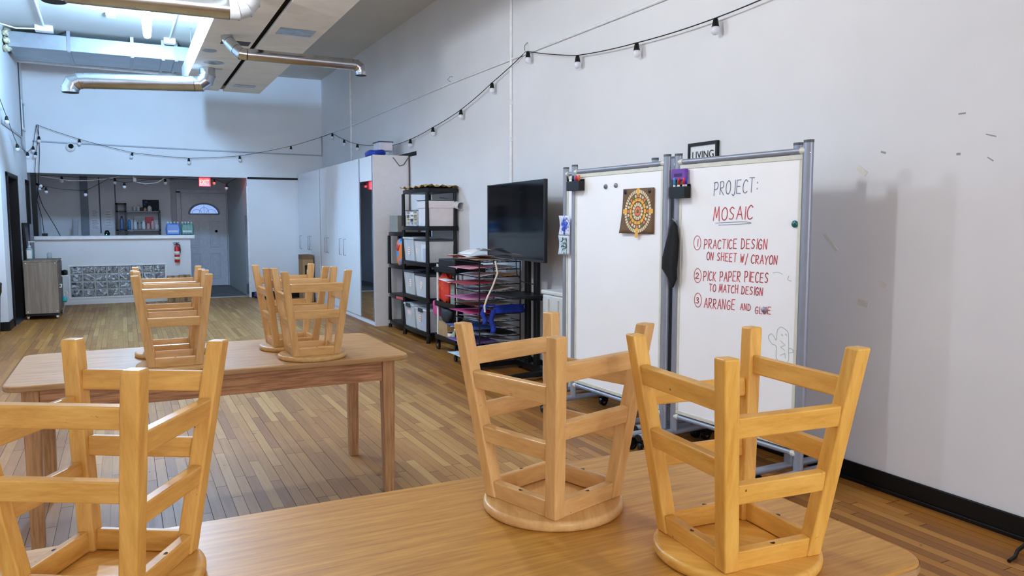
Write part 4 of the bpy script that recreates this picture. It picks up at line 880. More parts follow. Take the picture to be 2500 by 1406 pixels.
SX0, SX1, SY0, SY1 = 3.15, 3.56, 8.475, 9.39
LV = (.125, .535, .955, 1.385, 1.835)
shelf_unit('tall black plastic shelving unit filled with clear bins beside the wardrobe', SX0, SX1, SY0, SY1, LV, 1.835)
shelf_unit('short black plastic shelving unit wedged between the tall one and the wardrobe', 3.19, 3.56, 9.44, 10.12, (.1, .47, .87, 1.30), 1.3)
bin_m = clear('clear_bin', (250, 251, 253), .52, .3); lid_d = mat('bin_lid_dark', (52, 56, 64), .4); lid_c = clear('clear_lid', (222, 226, 232), .75, .3)
orange = mat('orange_label', (232, 142, 104), .7); label_w = mat('label_white', (238, 232, 226), .7)
def storage_bin(label, lo, hi, lid, lab=None, clip=None):
    x0, y0, z0 = lo; x1, y1, z1 = hi; t = thing('storage_bin', label, 'storage bin', ((x0 + x1) / 2, (y0 + y1) / 2, z0), 0, 'clear plastic storage bins')
    k = .02; m = MB(); A = [(x0 + k, y0 + k, z0), (x1 - k, y0 + k, z0), (x1 - k, y1 - k, z0), (x0 + k, y1 - k, z0)]; B = [(x0, y0, z1), (x1, y0, z1), (x1, y1, z1), (x0, y1, z1)]
    m.add(A + B, [(0, 1, 2, 3), (0, 1, 5, 4), (1, 2, 6, 5), (2, 3, 7, 6), (3, 0, 4, 7)])
    m.build('tub', bin_m, t, world=True)
    m = MB(); m.box((x0 - .008, y0 - .008, z1 - .012), (x1 + .008, y1 + .008, z1 + .012)); m.build('lid', lid, t, world=True, bevel=.006)
    if clip is not None:
        m = MB(); m.box((x0 - .02, (y0 + y1) / 2 - .07, z1 - .03), (x0 - .006, (y0 + y1) / 2 + .07, z1 + .016)); m.build('latch', clip, t, world=True, bevel=.004)
    if lab:
        yc, zc, w, h = lab; m = MB(); f = (zc - z0) / (z1 - z0); xf = x0 + k * (1 - f) - .002; m.box((xf - .002, yc - w / 2, zc - h / 2), (xf, yc + w / 2, zc + h / 2)); o = m.build('sticker', label_w, t, world=True)
        m = MB()
        for i in range(3): m.box((xf - .003, yc - w * .36, zc - h * .36 + i * h * .3), (xf - .002, yc + w * .36, zc - h * .36 + i * h * .3 + h * .14))
        m.build('sticker_lines', orange, o, world=True)
    return t
bx0, bx1 = 3.17, 3.52
storage_bin('clear bin with orange sticker, left one on the third shelf up', (bx0, 8.97, .956), (bx1, 9.36, 1.235), lid_c, (9.15, 1.08, .06, .09))
storage_bin('clear bin holding a blue printed pack, right one on the third shelf up', (bx0, 8.5, .956), (bx1, 8.93, 1.22), lid_d, (8.86, 1.09, .04, .05))
storage_bin('clear bin with dark lid, left one on the second shelf up', (bx0, 8.97, .536), (bx1, 9.36, .82), lid_d, (9.12, .68, .06, .09))
storage_bin('clear bin with dark lid, right one on the second shelf up', (bx0, 8.51, .536), (bx1, 8.93, .80), lid_d, (8.72, .68, .06, .08))
storage_bin('clear latched bin with wide sticker, left one on the lowest shelf', (bx0, 8.97, .126), (bx1, 9.36, .405), lid_c, (9.16, .30, .12, .05), lid_d)
storage_bin('clear latched bin of blue cloth, right one on the lowest shelf', (bx0, 8.5, .126), (bx1, 8.93, .385), lid_c, (8.78, .27, .07, .08), lid_d)
# contents seen through the plastic
t = thing('paper_pack', 'white and blue printed paper pack inside the clear bin', 'paper pack', (3.21, 8.63, .98)); m = MB(); m.box((3.195, 8.53, .985), (3.23, 8.76, 1.17)); m.build('wrapper', label_w, t, world=True, bevel=.004)
m = MB(); m.box((3.193, 8.532, .987), (3.195, 8.71, 1.12)); m.build('blue_print', mat('blue_print', (44, 104, 176), .5), t, world=True)
m = text_bm('Paper', .05, .0004, lambda x, y, z: (3.1922 - z, 8.62 - x, 1.085 + y)); m.build('lettering', label_w, t, world=True)
t = thing('glue_bottle', 'dark blue squeeze bottle with white nozzle seen through a clear bin', 'bottle', (3.28, 8.53, .985)); m = MB(); m.lathe([(0, 0), (.028, 0), (.028, .1), (.015, .125), (0, .125)], (3.28, 8.545, .985), 16); m.build('body', mat('navy_bottle', (36, 44, 92), .4), t, world=True)
m = MB(); m.lathe([(0, .125), (.015, .125), (.007, .17), (0, .17)], (3.28, 8.545, .985), 14); m.build('nozzle', white_trim, t, world=True)
for (c, r, col, lb) in (((3.3, 9.16, .60), (.09, .12, .05), (126, 140, 112), 'greenish folded cloth in the left bin on the second shelf'), ((3.32, 8.72, .60), (.1, .13, .05), (148, 150, 156), 'grey folded cloth in the right bin on the second shelf'), ((3.29, 8.72, .235), (.1, .14, .08), (88, 122, 176), 'blue bundled cloth in the right bin on the lowest shelf'), ((3.33, 9.16, .21), (.1, .12, .06), (170, 176, 170), 'pale bundled cloth in the left bin on the lowest shelf'), ((3.4, 8.7, 1.04), (.07, .12, .05), (120, 126, 134), 'grey bundled material behind the blue paper pack')):
    m = MB(); m.blob(c, r, seed=int(c[1] * 100), amp=.18); tag(m.build('fabric_bundle', mat('fabric_%d_%d' % (col[0], col[2]), col, .9, vary=.2), origin=(c[0], c[1], c[2] - r[2])), lb, 'fabric', 'bundles inside the clear bins')
# top level: white cartons and a paper sorter
wbx = mat('white_carton', (222, 214, 218), .6, vary=.03)
t = thing('lidded_box', 'large white lidded box on the top compartment of the tall shelving', 'box', (3.36, 8.72, 1.387)); m = MB(); m.box((3.2, 8.5, 1.387), (3.53, 8.86, 1.60)); m.build('body', wbx, t, world=True, bevel=.004); m = MB(); m.box((3.19, 8.49, 1.60), (3.54, 8.87, 1.685)); m.build('lid', wbx, t, world=True, bevel=.005)
m = MB(); m.box((3.185, 8.485, 1.686), (3.545, 8.88, 1.694)); tag(m.build('portfolio', lid_d, origin=(3.36, 8.7, 1.686)), 'thin dark folder lying on the white lidded box', 'folder')
t = thing('paper_sorter', 'white pigeonhole sorter of small supplies next to the white lidded box', 'sorter', (3.32, 9.12, 1.387)); m = MB()
for i in range(5): m.box((3.2, 8.92, 1.388 + i * .045), (3.45, 9.32, 1.393 + i * .045))
for y in (8.92, 9.05, 9.19, 9.317): m.box((3.2, y, 1.388), (3.45, y + .004, 1.57))
m.box((3.446, 8.92, 1.388), (3.45, 9.32, 1.57)); m.build('frame', white_trim, t, world=True)
cols = [(190, 160, 110), (60, 62, 84), (204, 180, 120), (150, 120, 90), (222, 214, 200), (110, 96, 84), (196, 184, 160), (230, 226, 220)]
for k in range(8):
    i, j = k % 3, k // 3; y = (8.935, 9.065, 9.205)[i]; z = 1.394 + (j + 1) * .045; m = MB(); m.box((3.205, y, z), (3.40, y + .1, z + .018 + .012 * (k % 2)))
    tag(m.build('paper_stack', mat('stack_%d' % k, cols[k], .8), origin=(3.3, y + .05, z)), ('tan', 'navy', 'sand', 'brown', 'ivory', 'umber', 'beige', 'white')[k] + ' paper stack in a slot of the white sorter', 'paper stack', 'stacks in the paper sorter')
m = MB(); m.box((3.19, 9.02, 1.575), (3.44, 9.3, 1.583), R=rotz(.2)); tag(m.build('folder', lid_d, origin=(3.3, 9.15, 1.575)), 'dark folder lying on the paper sorter', 'folder')
m = MB(); m.sheet(lambda u, v: (3.14 + .43 * u, 8.46 + .93 * v, 1.84 + .03 * math.sin(9 * u + 14 * v) ** 2 * (.4 + .6 * abs(2 * v - 1) + .4 * (1 - u))), 10, 14, .003); tag(m.build('brown_paper', mat('kraft_sheet', (196, 162, 96), .8, vary=.2), origin=(3.36, 8.9, 1.836)), 'crumpled yellow brown paper sheet on the very top of the tall shelving', 'paper')
m = MB(); R_ = .05; m.tube([(3.545, 8.35, 1.62), (3.545, 9.0, 1.7)], .045, 18, caps=False); tag(m.build('paper_roll', white_trim, origin=(3.545, 8.6, 1.65)), 'white paper roll poking out between the shelving and the wall', 'paper roll')
m = MB(); m.box((3.22, 9.72, 1.302), (3.5, 10.05, 1.52)); tag(m.build('storage_box', mat('taupe_box', (140, 136, 128), .6), origin=(3.36, 9.9, 1.302), bevel=.004), 'taupe box on top of the short shelving unit', 'box')
t = thing('snack_bag', 'bright blue and orange bag standing on the short shelving', 'bag', (3.24, 9.62, .872)); m = MB(); m.blob((3.23, 9.60, 1.04), (.05, .12, .17), seed=12, amp=.1); m.build('pouch', blot_mat('bag_print', (226, 120, 36), (50, 150, 220), 6, .5), t, world=True)
m = MB(); m.blob((3.2, 9.6, 1.1), (.03, .07, .04), seed=4); m.build('red_print', mat('bag_red', (196, 42, 30), .4), t, world=True)
m = MB(); m.blob((3.28, 9.66, 1.21), (.07, .1, .05), seed=8, amp=.2); tag(m.build('pouch', black, origin=(3.28, 9.66, 1.16)), 'black pouch behind the bright snack bag', 'pouch')
m = MB(); m.box((3.25, 9.46, .12), (3.5, 9.7, .42)); tag(m.build('crate', mat('dark_green_crate', (26, 44, 38), .5), origin=(3.37, 9.6, .12)), 'dark crate on the lowest short shelf', 'crate')
m = MB(); m.box((3.19, 9.45, .43), (3.5, 9.72, .46)); tag(m.build('lid', mat('red_white_lid', (206, 96, 88), .5), origin=(3.35, 9.6, .43)), 'red rimmed lid lying on the dark crate', 'lid')

# ------------------------------------------------------------------ utility cart with white posts
cx0, cx1, cy0, cy1 = 3.12, 3.46, 7.52, 8.1
t = thing('utility_cart', 'black utility cart with white posts and three trays, packed with bags', 'cart', ((cx0 + cx1) / 2, (cy0 + cy1) / 2, 0))
for x in (cx0 + .02, cx1 - .02):
    for y in (cy0 + .02, cy1 - .02):
        m = MB(); m.tube([(x, y, .11), (x, y, .97)], .013, 10); m.build('post', white_trim, t, world=True)
        m = MB(); m.lathe([(0, .97), (.015, .97), (.012, .985), (0, .985)], (x, y, 0), 10); m.build('post_cap', black, t, world=True)
        m = MB(); m.tube([(x - .01, y, .05), (x + .01, y, .05)], .05, 18); m.box((x - .02, y - .02, .08), (x + .02, y + .02, .12)); c_ = m.build('caster', black, t, world=True)
        m = MB(); m.tube([(x - .013, y, .05), (x + .013, y, .05)], .02, 14); m.build('hub', chrome, c_, world=True)
for z in (.12, .5, .88):
    m = MB(); m.box((cx0 - .01, cy0 - .01, z), (cx1 + .01, cy1 + .01, z + .012)); m.box((cx0 - .01, cy0 - .01, z), (cx0, cy1 + .01, z + .06)); m.box((cx1, cy0 - .01, z), (cx1 + .01, cy1 + .01, z + .06)); m.box((cx0 - .01, cy0 - .01, z), (cx1 + .01, cy0, z + .06)); m.box((cx0 - .01, cy1, z), (cx1 + .01, cy1 + .01, z + .06)); m.build('tray', black, t, world=True, bevel=.004)
m = MB(); m.box((3.14, 7.56, .895), (3.44, 8.06, 1.03)); tag(m.build('tote', mat('black_tote', (18, 18, 22), .5), origin=(3.3, 7.8, .895), bevel=.01), 'black open tote on the upper tray of the cart', 'tote')
m = MB(); m.blob((3.21, 8.0, .70), (.05, .16, .17), seed=21, amp=.12); tag(m.build('bag', blot_mat('red_bag_print', (216, 54, 28), (232, 104, 30), 5, .55), origin=(3.21, 8.0, .53)), 'red and orange bag bulging from the cart', 'bag')
m = MB(); m.blob((3.2, 8.22, .45), (.05, .11, .09), seed=31, amp=.12); tag(m.build('bag', mat('pink_bag', (206, 70, 134), .6), origin=(3.2, 8.22, .36)), 'round pink bag hanging at the cart side', 'bag')
m = MB(); m.blob((3.2, 7.86, .42), (.09, .17, .10), seed=33, amp=.2); tag(m.build('bag', mat('black_bag', (20, 20, 24), .6), origin=(3.2, 7.86, .32)), 'black slouched bag between the cart trays', 'bag')
t = thing('drawer_tower', 'small clear drawer tower on the middle cart tray', 'drawers', (3.3, 7.68, .512)); m = MB(); m.box((3.17, 7.56, .515), (3.42, 7.78, .76)); m.build('case', clear('clear_case', (190, 196, 190), .55), t, world=True)
for k in range(3): m = MB(); m.box((3.165, 7.57, .52 + k * .08), (3.17, 7.77, .59 + k * .08)); m.build('drawer', clear('clear_drawer', (176, 178, 168), .75), t, world=True, bevel=.003)
m = MB(); m.sheet(lambda u, v: (3.08 + .2 * u, 7.62 + .3 * v, .79 + .02 * v), 3, 3, .004); tag(m.build('paper', label_w, origin=(3.18, 7.77, .79)), 'white sheet resting on the small drawer tower', 'paper')
m = MB(); m.box((3.13, 7.78, .134), (3.44, 8.05, .33)); tag(m.build('cardboard_box', card, origin=(3.3, 7.9, .134)), 'open brown box on the lowest cart tray', 'box')
t = thing('pump_bottle', 'clear pump bottle on the lowest cart tray', 'bottle', (3.16, 7.66, .134)); m = MB(); m.lathe([(0, 0), (.035, 0), (.036, .1), (.02, .125), (0, .13)], (3.16, 7.63, .134), 18); m.build('body', clear('clear_bottle', (196, 214, 196), .55), t, world=True)
m = MB(); m.lathe([(0, .125), (.014, .125), (.014, .15), (.005, .15), (.005, .18), (0, .18)], (3.16, 7.63, .134), 12); m.box((3.11, 7.622, .312), (3.165, 7.638, .32)); m.build('pump', white_trim, t, world=True)
t = thing('paint_jar', 'dark jar with white label on the lowest cart tray', 'jar', (3.15, 7.72, .134)); m = MB(); m.lathe([(0, 0), (.036, 0), (.036, .1), (0, .1)], (3.15, 7.725, .134), 18); m.build('jar', black, t, world=True); m = MB(); m.lathe([(.0365, .05), (.0368, .05), (.0368, .095), (.0365, .095)], (3.15, 7.725, .134), 18); m.build('jar_label', label_w, t, world=True)

# ------------------------------------------------------------------ wire drying rack full of sheets
rx0, rx1, ry0, ry1 = 3.02, 3.46, 6.68, 7.28
t = thing('drying_rack', 'black wire drying rack stacked with papers below the television', 'drying rack', ((rx0 + rx1) / 2, (ry0 + ry1) / 2, 0))
for x in (rx0, rx1):
    for y in (ry0, ry1): m = MB(); m.tube([(x, y, .06), (x, y, 1.06)], .007, 8); m.build('post', black, t, world=True)
for x, y in ((rx0, ry0), (rx0, ry1), (rx1, ry0), (rx1, ry1)): m = MB(); m.tube([(x - .01, y, .03), (x + .01, y, .03)], .03, 14); m.tube([(x, y, .03), (x, y, .07)], .008, 8); m.build('caster', black, t, world=True)
lev = [.11 + i * .0725 for i in range(14)]
for z in lev:
    m = MB(); m.tube([(rx0, ry0, z), (rx1, ry0, z), (rx1, ry1, z), (rx0, ry1, z), (rx0, ry0, z)], .0042, 6)
    for k in range(1, 5): y = ry0 + (ry1 - ry0) * k / 5; m.tube([(rx0, y, z), (rx1, y, z)], .0022, 5)
    for k in range(1, 4): x = rx0 + (rx1 - rx0) * k / 4; m.tube([(x, ry0, z), (x, ry1, z)], .0022, 5)
    m.build('wire_shelf', black, t, world=True)
SH = [(.98, (222, 146, 158), 'pale pink'), (.985, (196, 190, 186), 'grey printed'), (.91, (228, 228, 230), 'white'), (.915, (226, 158, 84), 'orange edged'), (.84, (164, 60, 74), 'crimson'), (.845, (176, 178, 180), 'light grey'), (.77, (196, 212, 232), 'pale blue'), (.775, (214, 198, 184), 'tan'), (.70, (216, 128, 172), 'rose'), (.70, (150, 146, 140), 'stone grey'), (.62, (178, 128, 92), 'brown'), (.625, (232, 224, 214), 'cream'), (.555, (206, 62, 128), 'magenta'), (.55, (234, 230, 234), 'bright white'), (.48, (222, 216, 206), 'ivory'), (.485, (196, 190, 180), 'putty'), (.41, (60, 88, 156), 'denim blue'), (.41, (176, 168, 158), 'taupe'), (.335, (204, 204, 206), 'silver grey'), (.34, (36, 34, 38), 'charcoal'), (.265, (112, 82, 146), 'purple'), (.27, (222, 220, 226), 'lilac white'), (.19, (60, 58, 64), 'black printed'), (.195, (214, 220, 226), 'ice white'), (.12, (206, 222, 230), 'sky tinted')]
for k, (z, col, nm) in enumerate(SH):
    zz = max(l for l in lev if l <= z + .01) + .006 + .004 * (k % 2); a = rnd.uniform(-.12, .12); ex = (rnd.uniform(.10, .17) if k % 4 == 0 else rnd.uniform(.0, .05)) if k % 2 == 0 else 0
    x0, x1 = rx0 + .02 + (0 if k % 2 == 0 else .18), rx1 - .02 - (.16 if k % 2 == 0 else 0); y0, y1 = ry0 + .015, ry1 - .05
    if k % 2 == 0: x0 -= ex
    cl_ = rnd.uniform(.006, .03); ph = rnd.uniform(0, 6)
    def fn(u, v): return (x0 + (x1 - x0) * u + a * .1 * (v - .5), y0 + (y1 - y0) * v + a * .1 * (u - .5), zz + cl_ * (.5 + .5 * math.sin(3.2 * u + ph)) * (1 - .4 * v))
    m = MB(); m.sheet(fn, 8, 4, .0014); tag(m.build('paper_sheet', mat('sheet_%d' % k, col, .7, vary=.25, scale=12), origin=((x0 + x1) / 2, (y0 + y1) / 2, zz)), nm + ' sheet drying on the wire rack', 'paper', 'sheets on the drying rack')
for (x0, y0, x1, y1, z, col, lb, cu) in ((3.0, 6.7, 3.42, 7.3, 1.066, (150, 112, 76), 'brown board lying on top of the drying rack', .01), (3.02, 6.95, 3.4, 7.45, 1.082, (226, 226, 226), 'white sheets on top of the drying rack', .025), (3.06, 7.2, 3.4, 7.62, 1.068, (226, 92, 70), 'red sheet on top of the drying rack towards the cart', .02)):
    m = MB(); m.sheet(lambda u, v: (x0 + (x1 - x0) * u, y0 + (y1 - y0) * v, z + cu * (.5 + .5 * math.sin(4 * u + 3 * v))), 8, 6, .003); tag(m.build('paper_sheet', mat('top_%d' % col[2], col, .7), origin=(x0, y0, z)), lb, 'paper', 'sheets on the drying rack')
m = MB(); m.sheet(lambda u, v: (3.1 + .26 * u, 7.05 + .35 * v, 1.112 + .055 * math.sin(2.6 * u) * (1 - .3 * v)), 8, 6, .002); pz = m.build('paper_sheet', label_w, origin=(3.2, 7.2, 1.112)); tag(pz, 'curled white sheet with two purple spots on top of the drying rack', 'paper', 'sheets on the drying rack')
m = MB(); m.lathe([(0, 0), (.022, 0), (.022, .004), (0, .004)], (3.2, 7.1, 1.166), 14); m.lathe([(0, 0), (.02, 0), (.02, .004), (0, .004)], (3.25, 7.08, 1.166), 14); m.build('purple_spots', mat('purple_spot', (92, 84, 140), .7), pz, world=True)
# blue apron draped over the rack
t = thing('apron', 'royal blue apron draped over the front of the drying rack', 'apron', (3.25, 6.64, .6)); bl = mat('blue_cloth', (30, 62, 178), .7, vary=.2)
m = MB(); m.sheet(lambda u, v: (3.16 + .33 * u, 6.655 - .012 * math.sin(7 * v) - .01 * math.sin(9 * u), .555 + .085 * v), 14, 6, .004); m.build('body', bl, t, world=True)
for (x, w, za, zb) in ((3.03, .05, .46, .64), (3.115, .055, .37, .60)):
    m = MB(); m.sheet(lambda u, v: (x + w * u + .01 * math.sin(8 * v), 6.65 - .015 * math.sin(PI * u) - .008 * math.sin(9 * v), za + (zb - za) * v), 6, 10, .005); m.build('strap', bl, t, world=True)
m = MB(); m.box((3.01, 6.64, .632), (3.17, 6.655, .65)); m.build('waistband', bl, t, world=True)
conduit('white power cable hanging in front of the drying rack', [(3.18, 6.66, 1.06), (3.185, 6.62, .95), (3.13, 6.62, .82), (3.08, 6.63, .72), (3.05, 6.63, .64), (3.055, 6.63, .58)], .01, mat('white_cable', (232, 222, 210), .5), 'cable')

# ------------------------------------------------------------------ television on its stand
A_, B_ = Vector((3.335, 7.15, 0)), Vector((3.235, 5.79, 0)); u_ = (B_ - A_).normalized(); rzT = math.atan2(u_.y, u_.x); cT = (A_ + B_) / 2; LW = (B_ - A_).length / 2
ts = thing('television_stand', 'black wheeled television stand with two posts and a tray', 'television stand', (3.44, 6.42, 0))
for y in (6.33, 6.51): m = MB(); m.box((3.435, y - .035, .06), (3.475, y + .035, 1.5)); m.build('post', black, ts, world=True, bevel=.006)
for y in (6.1, 6.74):
    m = MB(); m.prism([(3.0, .03), (3.56, .03), (3.56, .075), (3.3, .075), (3.0, .055)], y - .035, y + .035, 1); f = m.build('foot', black, ts, world=True, bevel=.006)
    for x in (3.04, 3.53): m = MB(); m.tube([(x, y - .012, .02), (x, y + .012, .02)], .02, 14); m.build('caster', black, f, world=True)
m = MB(); m.box((3.42, 6.1, .03), (3.5, 6.74, .085)); m.build('crossbar', black, ts, world=True, bevel=.006)
m = MB(); m.box((3.44, 6.13, .0755), (3.54, 6.19, .078)); m.build('warning_sticker', mat('yellow_sticker', (224, 206, 40), .5), ts, world=True)
m = MB(); m.prism(rrect(3.1, 6.14, 3.5, 6.66, .06), .742, .765); tr = m.build('tray', black, ts, world=True, bevel=.004); m = MB(); m.box((3.42, 6.3, .70), (3.5, 6.54, .742)); m.build('tray_bracket', black, tr, world=True)
m = MB(); m.box((3.345, 6.24, 1.3), (3.44, 6.6, 1.58)); m.build('mount_plate', black, ts, world=True)
tv = thing('television', 'large black flat television turned off above the drying rack', 'television', (cT.x, cT.y, 1.448), rzT)
hh = .362; m = MB(); m.box((-LW, 0, -hh), (LW, .03, hh)); m.box((-LW * .6, .03, -hh * .6), (LW * .6, .055, hh * .55)); m.build('housing', mat('tv_black', (9, 9, 11), .35), tv, bevel=.005)
m = MB(); m.box((-LW + .012, -.004, -hh + .02), (LW - .012, 0, hh - .012)); m.build('screen', mat('screen', (3, 3, 5), .07, spec=.45), tv)
m = MB(); m.box((-LW, -.006, -hh), (LW, 0, -hh + .022)); m.build('bottom_bezel', mat('bezel', (34, 36, 42), .35), tv); m = MB(); m.box((-.02, -.008, -hh + .006), (.02, -.006, -hh + .012)); m.build('badge', grey_metal, tv)
for s_ in (-1, 1): m = MB(); m.box((s_ * LW - .012, -.006, -hh), (s_ * LW + .0, 0, hh) if s_ > 0 else (s_ * LW + .012, 0, hh)); m.build('side_bezel', mat('bezel', (34, 36, 42), .35), tv)
conduit('thin black cable dropping from under the television', [(3.3, 6.46, 1.085), (3.3, 6.44, .95), (3.33, 6.4, .88), (3.4, 6.3, .86)], .005, black, 'cable')
t = thing('storage_tote', 'large white translucent tote by the wall behind the television stand', 'tote', (3.5, 5.75, 0)); m = MB(); m.box((3.34, 5.45, .0), (3.56, 6.02, .80)); m.build('tub', clear('milky_tub', (226, 228, 226), .8, .4), t, world=True, bevel=.02); m = MB(); m.box((3.33, 5.44, .80), (3.57, 6.03, .835)); m.build('lid', clear('milky_lid', (232, 234, 232), .85, .4), t, world=True, bevel=.01)
for k in range(3): m = MB(); m.tube([(3.338, 5.56 + k * .17, .05), (3.338, 5.56 + k * .17, .76)], .012, 8); m.build('rib', MATS['milky_tub'], t, world=True)

# ------------------------------------------------------------------ bar counter
t = thing('bar_counter', 'white half wall bar counter with pale top and glass block panel', 'bar counter', (-.12, 15.33, 0))
m = MB(); m.box((-1.36, 15.26, 0), (-.86, 15.40, 1.13)); m.box((.655, 15.26, 0), (1.09, 15.40, 1.13)); m.box((-.86, 15.26, .665), (.655, 15.40, 1.13)); m.box((-.86, 15.26, 0), (.655, 15.40, .115)); m.build('half_wall', white_wall, t, world=True)
m = MB(); m.prism(rrect(-1.36, 15.20, 1.166, 15.72, .02), 1.13, 1.19); m.build('countertop', mat('laminate_white', (232, 230, 232), .22, vary=.04), t, world=True, bevel=.004)
m = MB(); m.box((-1.36, 15.245, 0), (1.09, 15.26, .06)); m.build('plinth', white_wall, t, world=True)
gb = MATS['gblock']; m = MB(); y_ = 15.265
for i in range(8):
    for j in range(4):
        a, b = -.85 + i * .1876, .125 + j * .1345; m.box((a + .010, y_, b + .009), (a + .1776, 15.39, b + .1255))
o = m.build('glass_block_panel', gb, t, world=True, bevel=.012); m = MB(); m.box((-.856, 15.275, .118), (.652, 15.375, .662)); m.build('mortar', mat('mortar', (176, 176, 170), .8), o, world=True)
m = MB()
for lo, hi in (((-.88, .10), (.675, .125)), ((-.88, .658), (.675, .683)), ((-.88, .125), (-.852, .658)), ((.648, .125), (.675, .658))): m.box((lo[0], 15.248, lo[1]), (hi[0], 15.262, hi[1]))
m.build('panel_trim', white_trim, t, world=True, bevel=.003)
m = MB(); m.box((-1.36, 15.27, 1.19), (-1.29, 15.40, 2.255)); struct(m.build('trim_post', dark_door))
# fire extinguisher
t = thing('fire_extinguisher', 'red fire extinguisher hung on the bar counter end', 'fire extinguisher', (.855, 15.205, .70)); m = MB(); m.lathe([(0, 0), (.042, 0), (.046, .012), (.046, .25), (.036, .29), (.016, .305), (.016, .32), (0, .32)], (.855, 15.205, .70), 22); m.build('cylinder', mat('red_enamel', (196, 20, 26), .28, coat=.4), t, world=True)
m = MB(); m.lathe([(.0465, .05), (.0468, .05), (.0468, .10), (.0465, .10)], (.855, 15.205, .70), 22); m.lathe([(.0465, .135), (.0468, .135), (.0468, .20), (.0465, .20)], (.855, 15.205, .70), 22); m.build('label_band', label_w, t, world=True)
m = MB(); m.box((.843, 15.19, 1.015), (.867, 15.22, 1.05)); m.box((.79, 15.195, 1.045), (.90, 15.212, 1.056)); m.box((.81, 15.195, 1.02), (.86, 15.212, 1.03)); m.build('valve_handle', black, t, world=True)
m = MB(); m.tube([(.87, 15.2, 1.03), (.905, 15.195, 1.01), (.91, 15.195, .93), (.905, 15.195, .87)], .009, 8); m.build('hose', black, t, world=True); m = MB(); m.box((.84, 15.245, .80), (.87, 15.26, 1.06)); m.build('wall_bracket', grey_metal, t, world=True)
# shrink-wrapped bottles on the counter
def pack(label, x0, x1, col, seed):
    t = thing('water_bottle_pack', label, 'bottle pack', ((x0 + x1) / 2, 15.42, 1.19), 0, 'shrink wrapped bottle packs on the counter'); nx = 4; w = (x1 - x0) / nx
    fm = clear('wrap_%d' % col[0], col, .62, .12); m = MB(); P = [(x0, 1.192), (x1, 1.192), (x1 + .008, 1.30), (x1 - .01, 1.40), (x0 + .01, 1.40), (x0 - .008, 1.30)]; m.prism(P, 15.28, 15.56, 1); m.build('wrap', fm, t, world=True, bevel=.02)
    for i in range(nx):
        for j in range(2):
            m = MB(); m.lathe([(0, 0), (w * .42, 0), (w * .45, .1), (w * .42, .16), (w * .18, .2), (w * .18, .225), (0, .225)], (x0 + w * (i + .5), 15.34 + j * .14, 1.193), 14); b = m.build('bottle', clear('pet_bottle', (190, 214, 236), .5, .1), t, world=True)
            m = MB(); m.lathe([(0, .222), (w * .2, .222), (w * .2, .238), (0, .238)], (x0 + w * (i + .5), 15.34 + j * .14, 1.193), 12); m.build('bottle_cap', white_trim, b, world=True)
    m = MB(); m.box((x0 + .02, 15.275, 1.24), (x1 - .03, 15.28, 1.275)); m.build('wrap_print', clear('wrap_white', (236, 244, 250), .6), t, world=True)
pack('blue wrapped bottle pack on the counter end', .70, .925, (44, 132, 226), 1); pack('green wrapped bottle pack on the counter end', .95, 1.155, (20, 138, 116), 2)
# exit sign
t = thing('exit_sign', 'lit red exit sign under the lobby ceiling', 'sign', (1.4, 15.6, 2.18)); m = MB(); m.box((1.296, 15.6, 2.09), (1.498, 15.65, 2.262)); m.build('housing', mat('exit_red', (206, 24, 32), .4), t, world=True, bevel=.004)
m = MB(); m.box((1.304, 15.596, 2.098), (1.49, 15.6, 2.254)); m.build('lit_face', glow('exit_glow', (1.0, .008, .016), 1.5), t, world=True)
m = MB(); m.box((1.498, 15.605, 2.1), (1.5, 15.645, 2.252)); m.build('added_edge_glow', glow('exit_added_glow', (1.0, .01, .02), 16.0), t, world=True)  # glowing end strip added to throw red onto the lobby wall
m = text_bm('EXIT', .092, .001, lambda x, y, z: (1.397 + x * .92, 15.594 - z, 2.172 + y * 1.25)); m.build('lettering', glow('exit_letters', (1.0, .42, .36), 1.25), t, world=True); m = MB(); m.box((1.37, 15.61, 2.262), (1.42, 15.64, 2.33)); m.build('mount', cream, t, world=True)
# papers, conduits and a shelf in the bar
for k, (x, z, w, h, lb) in enumerate(((-.49, 1.60, .13, .15, 'upper white notice on the bar back wall'), (-.49, 1.38, .15, .2, 'lower white notice on the bar back wall'), (-.25, 1.5, .14, .36, 'long white notice on the bar back wall'))):
    m = MB(); m.box((x - w / 2, 17.546, z - h / 2), (x + w / 2, 17.55, z + h / 2)); o = tag(m.build('notice', mat('notice_paper', (226, 226, 232), .7), origin=(x, 17.55, z)), lb, 'notice', 'notices on the bar wall'); m = MB()
    for i in range(6): m.box((x - w * .38, 17.545, z - h * .4 + i * h * .15), (x + w * (.36 - .1 * (i % 3)), 17.546, z - h * .4 + i * h * .15 + .008))
    m.build('text_lines', mat('notice_ink', (150, 154, 168), .7), o, world=True)
conduit('thin dark conduit on the bar back wall near the notices', [(-.4, 17.545, 2.32), (-.4, 17.545, 1.2)], .012, mat('dark_conduit', (104, 112, 128), .5)); conduit('thin dark conduit on the bar back wall left of the shelf', [(-.12, 17.545, 2.32), (-.12, 17.545, 1.2)], .01, MATS['dark_conduit'])
m = MB(); m.box((-.885, 17.40, 1.1), (-.80, 17.5, 1.49), R=Matrix.Rotation(.08, 3, 'Y')); tag(m.build('plank', mat('pale_plank', (176, 182, 192), .5), origin=(-.84, 17.45, 1.1)), 'pale narrow board leaning behind the bar', 'board')
t = thing('bar_shelf', 'dark open shelf of bottles and cups behind the bar', 'shelf', (.28, 17.25, 0)); dk = mat('dark_shelf', (26, 22, 22), .5)
for x in (-.10, .055, .665):
    for y in (17.12, 17.4): m = MB(); m.box((x - .018, y - .015, 0), (x + .018, y + .015, 1.80 if x < .1 else 1.66)); m.build('post', dk, t, world=True)
